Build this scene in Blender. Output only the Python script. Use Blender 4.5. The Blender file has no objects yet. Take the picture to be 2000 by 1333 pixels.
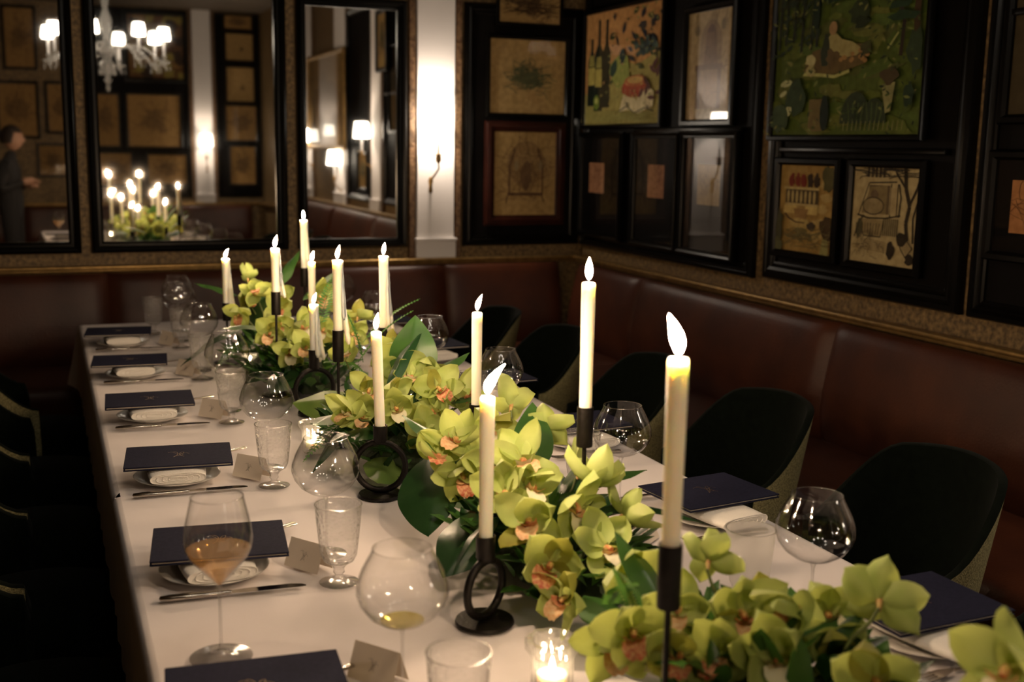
import bpy, bmesh, math, random
from mathutils import Vector, Matrix, Euler
random.seed(7)
PI = math.pi
SC = bpy.context.scene
COL = SC.collection
R = math.radians

# ---------------------------------------------------------------- camera
cam_d = bpy.data.cameras.new('camera')
cam = bpy.data.objects.new('camera', cam_d); COL.objects.link(cam)
right = Vector((0.92656543, -0.37578508, 0.01618899))
down = Vector((-0.04836267, -0.16170918, -0.98565267))
fwd = Vector((0.37301148, 0.91248875, -0.1680081))
cm = Matrix.Identity(4)
for i in range(3):
    cm[i][0] = right[i]; cm[i][1] = -down[i]; cm[i][2] = -fwd[i]
cm[2][3] = 1.5
cam.matrix_world = cm
cam_d.sensor_width = 36; cam_d.lens = 2232.8 / 2000 * 36
cam_d.clip_start = 0.05
cam_d.dof.use_dof = True; cam_d.dof.focus_distance = 2.45; cam_d.dof.aperture_fstop = 3.6
SC.camera = cam
# ---------------------------------------------------------------- world, exposure
w = bpy.data.worlds.new('World'); SC.world = w; w.use_nodes = True
w.node_tree.nodes['Background'].inputs[0].default_value = (1, .8, .62, 1)
w.node_tree.nodes['Background'].inputs[1].default_value = 0.012
SC.view_settings.view_transform = 'Standard'; SC.view_settings.look = 'None'
SC.view_settings.exposure = 0.28; SC.view_settings.gamma = 1; SC.view_settings.use_curve_mapping = False
SC.cycles.max_bounces = 7; SC.cycles.diffuse_bounces = 3; SC.cycles.glossy_bounces = 4
SC.cycles.transmission_bounces = 6; SC.cycles.transparent_max_bounces = 40
SC.cycles.sample_clamp_indirect = 3.0; SC.cycles.sample_clamp_direct = 0
SC.cycles.caustics_reflective = False; SC.cycles.caustics_refractive = False
SC.cycles.use_denoising = True
try: SC.cycles.use_light_tree = True
except Exception: pass
FLAME_L = 1000.0; SCONCE_W = 12.0; SHADE_E = 22.0
WX, WY, YO, XL, HC = 2.78, 5.8, -2.9, -2.7, 3.2     # right wall, back wall, wall behind the camera, left wall, ceiling
TZ = 0.75

# ---------------------------------------------------------------- helpers
class G:
    def __init__(s): s.v=[]; s.f=[]; s.mi=[]; s.col=[]
    def add(s, vs, fs, m=0, c=None):
        k=len(s.v); s.v += [tuple(p) for p in vs]
        for f in fs: s.f.append(tuple(i+k for i in f)); s.mi.append(m); s.col.append(c)
        return s
    def mark(s): return len(s.v)
    def xf(s, k, M):
        for i in range(k, len(s.v)): s.v[i] = tuple(M @ Vector(s.v[i]))
        return s
    def box(s, x0,x1,y0,y1,z0,z1, m=0, c=None):
        vs=[(x,y,z) for x in (x0,x1) for y in (y0,y1) for z in (z0,z1)]
        return s.add(vs, [(0,1,3,2),(4,6,7,5),(0,4,5,1),(2,3,7,6),(0,2,6,4),(1,5,7,3)], m, c)
    def rbox(s, x0,x1,y0,y1,z0,z1, b=.01, seg=2, m=0):
        bm=bmesh.new(); bmesh.ops.create_cube(bm, size=1)
        for v in bm.verts: v.co=Vector(((x0+x1)/2+v.co.x*(x1-x0),(y0+y1)/2+v.co.y*(y1-y0),(z0+z1)/2+v.co.z*(z1-z0)))
        bmesh.ops.bevel(bm, geom=bm.edges[:], offset=b, segments=seg, affect='EDGES', profile=.5)
        bm.verts.ensure_lookup_table(); bm.verts.index_update()
        s.add([v.co[:] for v in bm.verts], [[v.index for v in f.verts] for f in bm.faces], m); bm.free(); return s
    def lathe(s, prof, n=24, c=(0,0,0), m=0, a0=0, a1=2*PI, flute=None):
        full = abs(a1-a0-2*PI)<1e-6; k=n if full else n+1
        vs=[]
        for j,(r,z) in enumerate(prof):
            for i in range(k):
                a=a0+(a1-a0)*i/n; rr=r*(flute(a,z) if flute else 1)
                vs.append((c[0]+rr*math.cos(a), c[1]+rr*math.sin(a), c[2]+z))
        fs=[]
        for j in range(len(prof)-1):
            for i in range(n):
                i2=(i+1)%k
                fs.append((j*k+i, j*k+i2, (j+1)*k+i2, (j+1)*k+i))
        return s.add(vs, fs, m)
    def tube(s, pts, r, n=8, m=0, cap=True, c=None):
        P=[Vector(p) for p in pts]; L=len(P)
        rs = r if isinstance(r,(list,tuple)) else [r]*L
        vs=[]; ref=None
        for i,p in enumerate(P):
            t=(P[min(i+1,L-1)]-P[max(i-1,0)]); t = t.normalized() if t.length>1e-9 else Vector((0,0,1))
            if ref is None: ref = Vector((1,0,0)) if abs(t.x)<.8 else Vector((0,1,0))
            u=(ref - t*ref.dot(t)).normalized(); ref=u; q=t.cross(u)
            for j in range(n):
                a=2*PI*j/n; vs.append(p+(u*math.cos(a)+q*math.sin(a))*rs[i])
        fs=[(i*n+j, i*n+(j+1)%n, (i+1)*n+(j+1)%n, (i+1)*n+j) for i in range(L-1) for j in range(n)]
        if cap: fs += [tuple(range(n))[::-1], tuple((L-1)*n+j for j in range(n))]
        return s.add(vs, fs, m, c)
    def sheet(s, fn, nu, nv, m=0, c=None):
        vs=[fn(i/nu, j/nv) for j in range(nv+1) for i in range(nu+1)]
        fs=[(j*(nu+1)+i, j*(nu+1)+i+1, (j+1)*(nu+1)+i+1, (j+1)*(nu+1)+i) for j in range(nv) for i in range(nu)]
        return s.add(vs, fs, m, c)
    def torus(s, R0, r, n=36, k=10, M=None, a0=0, a1=2*PI):
        q=s.mark()
        pts=[(R0*math.cos(a0+(a1-a0)*i/n), 0, R0*math.sin(a0+(a1-a0)*i/n)) for i in range(n+1)]
        vs=[];
        for i in range(n+1):
            a=a0+(a1-a0)*i/n
            for j in range(k):
                b=2*PI*j/k; rr=R0+r*math.cos(b)
                vs.append((rr*math.cos(a), r*math.sin(b), rr*math.sin(a)))
        s.add(vs, [(i*k+j, i*k+(j+1)%k, (i+1)*k+(j+1)%k, (i+1)*k+j) for i in range(n) for j in range(k)])
        if M: s.xf(q, M)
        return s
    def build(s, name, mats, parent=None, sharp=38, kind=None, data_name=None):
        me=bpy.data.meshes.new(data_name or name); me.from_pydata(s.v, [], s.f)
        if not isinstance(mats,(list,tuple)): mats=[mats]
        for m in mats: me.materials.append(m)
        if any(s.mi): me.polygons.foreach_set('material_index', s.mi)
        if any(c is not None for c in s.col):
            at=me.color_attributes.new('Col','FLOAT_COLOR','CORNER'); buf=[]
            for f,c in zip(s.f, s.col):
                c=c or (1,1,1)
                buf += [c[0],c[1],c[2],1]*len(f)
            at.data.foreach_set('color', buf)
        me.shade_smooth(); me.set_sharp_from_angle(angle=R(sharp)); me.update()
        o=bpy.data.objects.new(name, me); COL.objects.link(o)
        if parent: o.parent=parent
        if kind: o['kind']=kind
        return o

def top(name, label, cat, loc=(0,0,0), rz=0, group=None, rot=None):
    o=bpy.data.objects.new(name, None); o.empty_display_size=.05; COL.objects.link(o)
    o.location=loc; o.rotation_euler = rot if rot else (0,0,rz)
    o['label']=label; o['category']=cat
    if group: o['group']=group
    return o
def tag(o, label, cat, group=None):
    o['label']=label; o['category']=cat
    if group: o['group']=group
    return o
def struct(name, g, m, parent=None, sharp=38):
    o=g.build(name, m, parent, sharp)
    if parent is None: o['kind']='structure'
    return o
def dup(root, loc, rz, label, group=None, rot=None):
    r=root.copy(); COL.objects.link(r); r.location=loc; r.rotation_euler = rot if rot else (0,0,rz)
    r['label']=label
    if group: r['group']=group
    for ch in root.children:
        c=ch.copy(); COL.objects.link(c); c.parent=r
        for g2 in ch.children:
            d=g2.copy(); COL.objects.link(d); d.parent=c
    return r

# ---------------------------------------------------------------- materials
def mk(name):
    m=bpy.data.materials.new(name); m.use_nodes=True; nt=m.node_tree
    return m, nt, nt.nodes['Principled BSDF'], nt.nodes['Material Output']
def mat(name, col, rough=.5, metal=0, spec=.5, var=0, vscale=20, vcol=None, bump=0, bscale=80, sheen=0, coat=0, sss=0, sssr=(.01,.005,.003), detail=4, stretch=None, trans=None):
    m,nt,b,out=mk(name)
    b.inputs['Base Color'].default_value=(*col,1); b.inputs['Roughness'].default_value=rough
    b.inputs['Metallic'].default_value=metal; b.inputs['Specular IOR Level'].default_value=spec
    b.inputs['Sheen Weight'].default_value=sheen; b.inputs['Coat Weight'].default_value=coat
    if sss:
        b.inputs['Subsurface Weight'].default_value=sss; b.inputs['Subsurface Radius'].default_value=sssr; b.inputs['Subsurface Scale'].default_value=1.0
    tc=None
    def tex(scale):
        nonlocal tc
        if tc is None:
            tc=nt.nodes.new('ShaderNodeTexCoord')
        n=nt.nodes.new('ShaderNodeTexNoise'); n.inputs['Scale'].default_value=scale; n.inputs['Detail'].default_value=detail
        if stretch:
            mp=nt.nodes.new('ShaderNodeMapping'); mp.inputs['Scale'].default_value=stretch
            nt.links.new(tc.outputs['Object'], mp.inputs[0]); nt.links.new(mp.outputs[0], n.inputs['Vector'])
        else: nt.links.new(tc.outputs['Object'], n.inputs['Vector'])
        return n
    if var or vcol:
        n=tex(vscale); r=nt.nodes.new('ShaderNodeValToRGB')
        r.color_ramp.elements[0].position=.35; r.color_ramp.elements[1].position=.68
        c2 = vcol if vcol else tuple(min(1,c*(1-var)) for c in col)
        r.color_ramp.elements[0].color=(*c2,1); r.color_ramp.elements[1].color=(*col,1)
        nt.links.new(n.outputs['Fac'], r.inputs[0]); nt.links.new(r.outputs[0], b.inputs['Base Color'])
    if bump:
        n=tex(bscale); bp=nt.nodes.new('ShaderNodeBump'); bp.inputs['Strength'].default_value=bump; bp.inputs['Distance'].default_value=.004
        nt.links.new(n.outputs['Fac'], bp.inputs['Height']); nt.links.new(bp.outputs[0], b.inputs['Normal'])
    if trans:
        t=nt.nodes.new('ShaderNodeBsdfTranslucent'); t.inputs[0].default_value=(*trans[0],1)
        mx=nt.nodes.new('ShaderNodeMixShader'); mx.inputs[0].default_value=trans[1]
        nt.links.new(b.outputs[0], mx.inputs[1]); nt.links.new(t.outputs[0], mx.inputs[2]); nt.links.new(mx.outputs[0], out.inputs[0])
    return m
def emit(name, col, s):
    m,nt,b,out=mk(name); nt.nodes.remove(b); e=nt.nodes.new('ShaderNodeEmission')
    e.inputs[0].default_value=(*col,1); e.inputs[1].default_value=s; nt.links.new(e.outputs[0], out.inputs[0]); return m
def glass(name, tint=(1,1,1), edge=(.50,.48,.44), haze=0, rough=.06, gain=2.0, bump=0, bscale=60, hcol=(.8,.78,.75)):
    # thin-walled glass: clear where seen face on, darker and mirror-like towards its silhouette
    m,nt,b,out=mk(name); nt.nodes.remove(b)
    lw=nt.nodes.new('ShaderNodeLayerWeight'); lw.inputs['Blend'].default_value=.35
    lw.inputs['Blend'].default_value=.5
    p5=nt.nodes.new('ShaderNodeMath'); p5.operation='POWER'; p5.inputs[1].default_value=3.3
    nt.links.new(lw.outputs['Facing'], p5.inputs[0])
    mul=nt.nodes.new('ShaderNodeMath'); mul.operation='MULTIPLY_ADD'; mul.use_clamp=True
    mul.inputs[1].default_value=.80; mul.inputs[2].default_value=.045*gain
    nt.links.new(p5.outputs[0], mul.inputs[0])
    pw=nt.nodes.new('ShaderNodeMath'); pw.operation='POWER'; pw.inputs[1].default_value=4.0
    nt.links.new(lw.outputs['Facing'], pw.inputs[0])
    mc=nt.nodes.new('ShaderNodeMix'); mc.data_type='RGBA'
    mc.inputs[6].default_value=(*tint,1); mc.inputs[7].default_value=(*edge,1)
    nt.links.new(pw.outputs[0], mc.inputs[0])
    t=nt.nodes.new('ShaderNodeBsdfTransparent'); nt.links.new(mc.outputs[2], t.inputs[0])
    g=nt.nodes.new('ShaderNodeBsdfGlossy'); g.inputs['Roughness'].default_value=rough
    mx=nt.nodes.new('ShaderNodeMixShader'); nt.links.new(mul.outputs[0], mx.inputs[0])
    nt.links.new(t.outputs[0], mx.inputs[1]); nt.links.new(g.outputs[0], mx.inputs[2]); last=mx
    if bump:
        tc=nt.nodes.new('ShaderNodeTexCoord'); n=nt.nodes.new('ShaderNodeTexVoronoi'); n.inputs['Scale'].default_value=bscale
        nt.links.new(tc.outputs['Object'], n.inputs['Vector'])
        bp=nt.nodes.new('ShaderNodeBump'); bp.inputs['Strength'].default_value=bump; bp.inputs['Distance'].default_value=.003
        nt.links.new(n.outputs['Distance'], bp.inputs['Height'])
        for q in (g,lw): nt.links.new(bp.outputs[0], q.inputs['Normal'])
    if haze:
        d=nt.nodes.new('ShaderNodeBsdfDiffuse'); d.inputs[0].default_value=(*hcol,1)
        tr=nt.nodes.new('ShaderNodeBsdfTranslucent'); tr.inputs[0].default_value=(*hcol,1)
        m2=nt.nodes.new('ShaderNodeMixShader'); m2.inputs[0].default_value=.5
        nt.links.new(d.outputs[0], m2.inputs[1]); nt.links.new(tr.outputs[0], m2.inputs[2])
        m3=nt.nodes.new('ShaderNodeMixShader'); m3.inputs[0].default_value=haze
        nt.links.new(last.outputs[0], m3.inputs[1]); nt.links.new(m2.outputs[0], m3.inputs[2]); last=m3
    nt.links.new(last.outputs[0], out.inputs[0]); return m
def artmat(name, rough=.7):
    m,nt,b,out=mk(name); a=nt.nodes.new('ShaderNodeVertexColor'); a.layer_name='Col'
    tc=nt.nodes.new('ShaderNodeTexCoord'); n=nt.nodes.new('ShaderNodeTexNoise'); n.inputs['Scale'].default_value=35; n.inputs['Detail'].default_value=5
    nt.links.new(tc.outputs['Object'], n.inputs['Vector'])
    r=nt.nodes.new('ShaderNodeValToRGB'); r.color_ramp.elements[0].position=.3; r.color_ramp.elements[0].color=(.6,.56,.5,1); r.color_ramp.elements[1].position=.7
    nt.links.new(n.outputs['Fac'], r.inputs[0])
    mx=nt.nodes.new('ShaderNodeMix'); mx.data_type='RGBA'; mx.blend_type='MULTIPLY'; mx.inputs[0].default_value=.8
    nt.links.new(a.outputs[0], mx.inputs[6]); nt.links.new(r.outputs[0], mx.inputs[7]); nt.links.new(mx.outputs[2], b.inputs['Base Color'])
    b.inputs['Roughness'].default_value=rough; b.inputs['Specular IOR Level'].default_value=.2; return m

M_wall = mat('hammered_gold_wallpaper', (.28,.18,.075), .5, .25, vscale=55, vcol=(.08,.052,.023), bump=.7, bscale=110, detail=6)
M_pil = mat('pale_painted_plaster', (.80,.77,.76), .55, var=.05, vscale=3)
M_ceil = mat('dark_ceiling_paint', (.10,.075,.05), .7, var=.2, vscale=3)
M_floor = mat('dark_oak_floor', (.045,.026,.014), .4, var=.5, vscale=6, stretch=(1,8,1))
M_black = mat('black_lacquer', (.003,.0025,.002), .28, spec=.14, var=.3, vscale=12)
M_blackm = mat('black_picture_mount', (.0035,.0025,.002), .6, spec=.08, var=.3, vscale=20)
M_brownfr = mat('oxblood_wood', (.035,.008,.004), .35, spec=.2, var=.4, vscale=12)
M_stripe = mat('bronze_moulding', (.22,.13,.065), .42, .35, vscale=60, vcol=(.07,.035,.018), bump=.8, bscale=60)
M_brass = mat('aged_brass', (.45,.28,.10), .38, .8, var=.4, vscale=25)
M_leather = mat('oxblood_brown_leather', (.070,.019,.007), .42, spec=.35, vscale=5, vcol=(.042,.011,.005), bump=.25, bscale=130)
M_plinth = mat('dark_stained_plinth', (.02,.011,.007), .5, var=.3)
M_cloth = mat('white_table_linen', (.80,.745,.745), .85, spec=.15, var=.04, vscale=5, bump=.6, bscale=5, sheen=.1)
M_napkin = mat('white_napkin_linen', (.82,.79,.74), .9, spec=.1, bump=.35, bscale=220)
M_plate = mat('white_porcelain', (.80,.77,.72), .18, spec=.5, coat=.3, var=.02)
M_wax = mat('ivory_wax', (.93,.86,.70), .45, spec=.35, sss=1.0, sssr=(.022,.018,.012), var=.03, vscale=40)
M_drip = mat('pale_dripped_wax', (.88,.80,.64), .42, spec=.4, sss=1.0, sssr=(.012,.010,.008), bump=.4, bscale=90)
M_iron = mat('blackened_iron', (.012,.009,.007), .45, .6, var=.4, vscale=60, bump=.25, bscale=160)
M_wick = mat('charred_wick', (.02,.012,.008), .9, var=.2)
M_flame = emit('candle_flame', (1,.70,.44), FLAME_L)
M_silver = mat('polished_cutlery_steel', (.55,.50,.44), .16, 1.0, var=.15, vscale=40)
M_menu = mat('navy_bookcloth', (.017,.018,.040), .8, spec=.08, var=.25, vscale=140, bump=.2, bscale=500)
M_paper = mat('cream_card_stock', (.80,.70,.58), .75, var=.04, vscale=20)
M_page = mat('menu_pages', (.70,.64,.54), .8, var=.04)
M_gold = mat('gold_foil', (.62,.42,.20), .32, .9, var=.1)
M_ink = mat('brown_ink', (.08,.05,.04), .7, var=.1)
M_velvet = mat('bottle_green_velvet', (.003,.005,.003), .9, spec=.04, sheen=.03, var=.4, vscale=60)
M_tweed = mat('olive_tweed', (.42,.37,.19), .9, spec=.1, vscale=260, vcol=(.13,.12,.06), bump=.6, bscale=300)
M_leg = mat('dark_wood_leg', (.02,.012,.008), .35, var=.3)
M_petal = mat('orchid_green_petal', (.56,.62,.25), .5, spec=.25, vscale=26, vcol=(.34,.44,.12), bump=.15, bscale=60, stretch=(1,1,.25), trans=((.62,.68,.16),.38))
M_petal2 = mat('orchid_back_petal', (.40,.45,.10), .5, spec=.3, vscale=16, vcol=(.25,.22,.05), bump=.15, bscale=60, trans=((.5,.5,.08),.35))
M_lip = mat('orchid_lip_cream', (.82,.62,.36), .5, spec=.3, vscale=140, vcol=(.66,.30,.14), trans=((.8,.5,.2),.25))
M_lipred = mat('orchid_lip_crimson', (.78,.50,.26), .5, spec=.3, vscale=200, vcol=(.50,.09,.05), trans=((.7,.3,.12),.2))
M_white = mat('orchid_white_lip', (.88,.84,.62), .5, spec=.3, var=.1, vscale=40, trans=((.9,.85,.6),.3))
M_column = mat('orchid_column', (.62,.58,.18), .45, vscale=90, vcol=(.45,.16,.07))
M_leafd = mat('dark_glossy_leaf', (.020,.062,.018), .32, spec=.5, vscale=14, vcol=(.010,.036,.012), bump=.15, bscale=40, trans=((.05,.16,.02),.12))
M_leafm = mat('mid_green_leaf', (.060,.150,.030), .38, spec=.5, vscale=14, vcol=(.028,.085,.018), bump=.15, bscale=40, trans=((.10,.25,.03),.22))
M_leafl = mat('pale_green_leaf', (.30,.42,.12), .4, spec=.45, vscale=12, vcol=(.12,.22,.05), trans=((.35,.5,.1),.3))
M_fern = mat('fern_green', (.085,.22,.045), .5, spec=.3, vscale=30, vcol=(.04,.13,.03), trans=((.15,.35,.05),.3))
M_stem = mat('flower_stem', (.16,.20,.06), .5, var=.5, vscale=30)
M_soil = mat('moss', (.03,.05,.015), .9, var=.5, vscale=60, bump=.8, bscale=90)
M_bowl = mat('dark_glazed_bowl', (.02,.022,.012), .25, var=.3)
M_glass = glass('thin_crystal')
M_goblet = glass('hammered_glass', edge=(.5,.48,.44), haze=.13, gain=2.6, bump=.9, bscale=130)
M_tumbler = glass('frosted_pattern_glass', edge=(.6,.58,.55), haze=.38, gain=2.0, bump=.7, bscale=110)
M_foot = glass('thick_glass', edge=(.25,.23,.2), gain=4.5, rough=.12)
M_votive = glass('cut_glass', edge=(.45,.43,.38), gain=4.0, bump=.5, bscale=90, haze=.08)
M_wine = glass('pale_wine', tint=(.96,.76,.50), edge=(.85,.52,.26), haze=.24, hcol=(.95,.74,.50))
M_wine2 = glass('straw_wine', tint=(.93,.88,.55), edge=(.8,.7,.3), haze=.12, hcol=(.9,.8,.4))
M_pane = glass('picture_glazing', edge=(1,1,1), gain=1.15, rough=.02)
M_crystal = glass('cut_crystal', edge=(.55,.52,.5), haze=.16, gain=3.2, bump=.6, bscale=60)
M_shade = emit('lit_lamp_shade', (1,.87,.70), SHADE_E)
M_votlight = emit('votive_flame', (1,.72,.42), 260)
M_art = artmat('printed_artwork')
m,nt,b,out=mk('mirror_silver'); M_mirror=m
b.inputs['Base Color'].default_value=(.86,.84,.80,1); b.inputs['Metallic'].default_value=1; b.inputs['Roughness'].default_value=.02
M_suit = mat('dark_wool', (.012,.011,.012), .9, var=.2)
M_skin = mat('skin', (.36,.20,.13), .6)
M_hair = mat('dark_brown_hair', (.02,.012,.008), .6, var=.4, vscale=60)

# ---------------------------------------------------------------- room shell
def wall_slab(name, x0,x1,y0,y1,z0,z1, m): return struct(name, G().box(x0,x1,y0,y1,z0,z1), m)
wall_slab('floor', XL-.2,WX+.2,YO-.2,WY+.2,-.12,0, M_floor)
wall_slab('ceiling', XL-.2,WX+.2,YO-.2,WY+.2,HC,HC+.12, M_ceil)
wall_slab('wall_back', XL-.2,WX+.2,WY,WY+.15,0,HC, M_wall)
wall_slab('wall_right', WX,WX+.15,YO,WY,0,HC, M_wall)
wall_slab('wall_left', XL-.15,XL,YO,WY,0,HC, M_wall)
wall_slab('wall_front', XL-.2,WX+.2,YO-.15,YO,0,HC, M_wall)
RZ = {'back':0, 'right':-PI/2, 'front':PI, 'left':PI/2}
def on_wall(side, a, z, d=0):
    # point on a wall: a is the world x (back, front) or y (right, left)
    return {'back':(a,WY-d,z),'right':(WX-d,a,z),'front':(a,YO+d,z),'left':(XL+d,a,z)}[side]
ntrim=[0]
def trim(side, a, w_, z0, z1, d, m, extra=None):
    ntrim[0]+=1
    g=G().rbox(-w_/2,w_/2,-d,0,z0,z1,min(.004,d/3),1)
    if extra: extra(g)
    o=struct('trim_%d'%ntrim[0], g, m); o.location=on_wall(side,a,0); o.rotation_euler=(0,0,RZ[side]); return o
def pilaster(side, a, w_, m=M_pil):
    def ex(g):
        g.rbox(-w_/2-.006,w_/2+.006,-.052,0,.91,1.0,.004,1); g.rbox(-w_/2-.01,w_/2+.01,-.060,0,1.0,1.016,.006,2)
    trim(side,a,w_,.91,HC,.035,m,ex)
    for s in (-1,1): trim(side, a+s*(w_/2+.022), .036, .91, HC, .028, M_stripe)
pilaster('back', 1.91, .208)
pilaster('right', 1.58, .30); pilaster('right', -1.2, .30); pilaster('right', .25, .42)
pilaster('front', 2.06, .22); pilaster('front', -.75, .22)
def rail(side, a0, a1):
    ntrim[0]+=1; L=abs(a1-a0)
    g=G().rbox(-L/2,L/2,-.075,0,.880,.902,.004,2); g.rbox(-L/2,L/2,-.085,-.06,.892,.912,.008,3)
    o=struct('trim_%d'%ntrim[0], g, M_brass); o.location=on_wall(side,(a0+a1)/2,0); o.rotation_euler=(0,0,RZ[side])
rail('back', XL, WX); rail('right', YO, WY-.08); rail('front', XL, WX); rail('left', YO, WY)

# ---------------------------------------------------------------- banquette seating along the walls
def banquette(label, side, cuts, t=None):
    a0,a1=cuts[0],cuts[-1]
    if t is None: t=top('banquette', label, 'banquette')
    MW=Matrix.Translation(on_wall(side,(a0+a1)/2,0))@Matrix.Rotation(RZ[side],4,'Z')
    sg = -1 if side in ('right','front') else 1
    loc_=lambda a: sg*(a-(a0+a1)/2)
    L=abs(a1-a0)/2
    G().box(-L,L,-.60,-.02,0,.30).xf(0,MW).build('plinth', M_plinth, t)
    for c0,c1 in zip(cuts[:-1],cuts[1:]):
        x0,x1=sorted((loc_(c0),loc_(c1)))
        g=G(); n=10
        prof=[(-.665,.30),(-.672,.36),(-.672,.42),(-.655,.452),(-.62,.463),(-.40,.468),(-.20,.462),(-.16,.45)]
        def fn(u,v,x0=x0,x1=x1,prof=prof):
            k=v*(len(prof)-1); i=min(int(k),len(prof)-2); f=k-i
            e=min(u,1-u)*(x1-x0); q=1-math.exp(-e/.018)
            y=prof[i][0]*(1-f)+prof[i+1][0]*f; z=prof[i][1]*(1-f)+prof[i+1][1]*f
            return (x0+(x1-x0)*u, y*(1-.012*(1-q)), z-.012*(1-q))
        g.sheet(fn, 40, 14); g.xf(0,MW); g.build('seat_cushion', M_leather, t, 60)
        g=G()
        prof2=[(-.165,.44),(-.185,.52),(-.178,.62),(-.160,.72),(-.142,.80),(-.130,.845),(-.112,.872),(-.088,.880),(-.070,.872)]
        def fn2(u,v,x0=x0,x1=x1,prof=prof2):
            k=v*(len(prof)-1); i=min(int(k),len(prof)-2); f=k-i
            e=min(u,1-u)*(x1-x0); q=1-math.exp(-e/.03)
            y=prof[i][0]*(1-f)+prof[i+1][0]*f; z=prof[i][1]*(1-f)+prof[i+1][1]*f
            return (x0+(x1-x0)*u, y+.030*(1-q), z)
        g.sheet(fn2, 48, 20); g.xf(0,MW); g.build('back_cushion', M_leather, t, 60)
    return t
bq=banquette('oxblood leather corner banquette along the back and right walls', 'back', [-2.6,-1.4,.26,1.94,2.60])
banquette('', 'right', [5.62,4.90,3.40,1.86,.3,-1.2], bq)

# ---------------------------------------------------------------- frames, pictures, mirrors
def sweep(g, w_, h, prof, m=0):
    """rectangular moulding: prof = (distance outward from the opening, height off the wall)"""
    k=g.mark(); vs=[]
    for d,t in prof:
        for sx,sz in ((-1,-1),(1,-1),(1,1),(-1,1)):
            vs.append((sx*(w_/2+d), -t, sz*(h/2+d)))
    fs=[(j*4+i, j*4+(i+1)%4, (j+1)*4+(i+1)%4, (j+1)*4+i) for j in range(len(prof)-1) for i in range(4)]
    g.add(vs, fs, m); return g
def mould(width, depth=.03, steps=True):
    if steps: return [(0,0),(0,depth*.45),(width*.12,depth*.6),(width*.3,depth*.62),(width*.36,depth*.9),(width*.6,depth),(width*.8,depth*.85),(width*.85,depth*.6),(width,depth*.55),(width,0)]
    return [(0,0),(0,depth*.6),(width*.3,depth),(width*.8,depth),(width,depth*.6),(width,0)]

class Art:
    """flat printed picture drawn as coloured shapes, unit square, v up"""
    def __init__(s, w_, h, bg): s.g=G(); s.w=w_; s.h=h; s.n=0; s.rect(0,0,1,1,bg)
    def _pt(s,u,v): return ((u-.5)*s.w, -s.n*.00012, (v-.5)*s.h)
    def poly(s, pts, c): s.g.add([s._pt(u,v) for u,v in pts], [tuple(range(len(pts)))], 0, c); s.n+=1
    def rect(s,u0,v0,u1,v1,c): s.poly([(u0,v0),(u1,v0),(u1,v1),(u0,v1)],c)
    def ell(s,u,v,a,b,c,ang=0,n=14,j=0):
        P=[]
        for i in range(n):
            t=2*PI*i/n; q=1+random.uniform(-j,j); x=a*math.cos(t)*q; y=b*math.sin(t)*q
            P.append((min(1,max(0,u+x*math.cos(ang)-y*math.sin(ang))), min(1,max(0,v+x*math.sin(ang)+y*math.cos(ang)))))
        s.poly(P,c)
    def line(s, pts, wd, c):
        for (a,b),(a2,b2) in zip(pts[:-1],pts[1:]):
            dx,dy=(a2-a)*s.w,(b2-b)*s.h; L=math.hypot(dx,dy) or 1; nx,ny=-dy/L*wd/2/s.w, dx/L*wd/2/s.h
            cl=lambda q:min(1,max(0,q))
            s.g.add([s._pt(cl(p),cl(q)) for p,q in ((a-nx,b-ny),(a+nx,b+ny),(a2+nx,b2+ny),(a2-nx,b2-ny))],[(0,3,2,1)],0,c)
        s.n+=1
    def scrib(s, u,v,a,b,c,n=30,wd=.003,ln=.2):
        for _ in range(n):
            x=u+random.gauss(0,.5)*a; y=v+random.gauss(0,.5)*b; t=random.uniform(0,PI); P=[(x,y)]
            for k in range(3):
                t+=random.uniform(-.9,.9); x+=math.cos(t)*ln*a; y+=math.sin(t)*ln*b; P.append((x,y))
            s.line(P,wd,c)
    def leaf(s,u,v,L,wd,ang,c):
        P=[]
        for i in range(5): q=i/4; P.append((q*L, wd*math.sin(PI*q)))
        for i in range(3,0,-1): q=i/4; P.append((q*L,-wd*math.sin(PI*q)))
        s.poly([(min(1,max(0,u+x*math.cos(ang)-y*math.sin(ang))),min(1,max(0,v+x*math.sin(ang)+y*math.cos(ang)))) for x,y in P],c)
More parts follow.
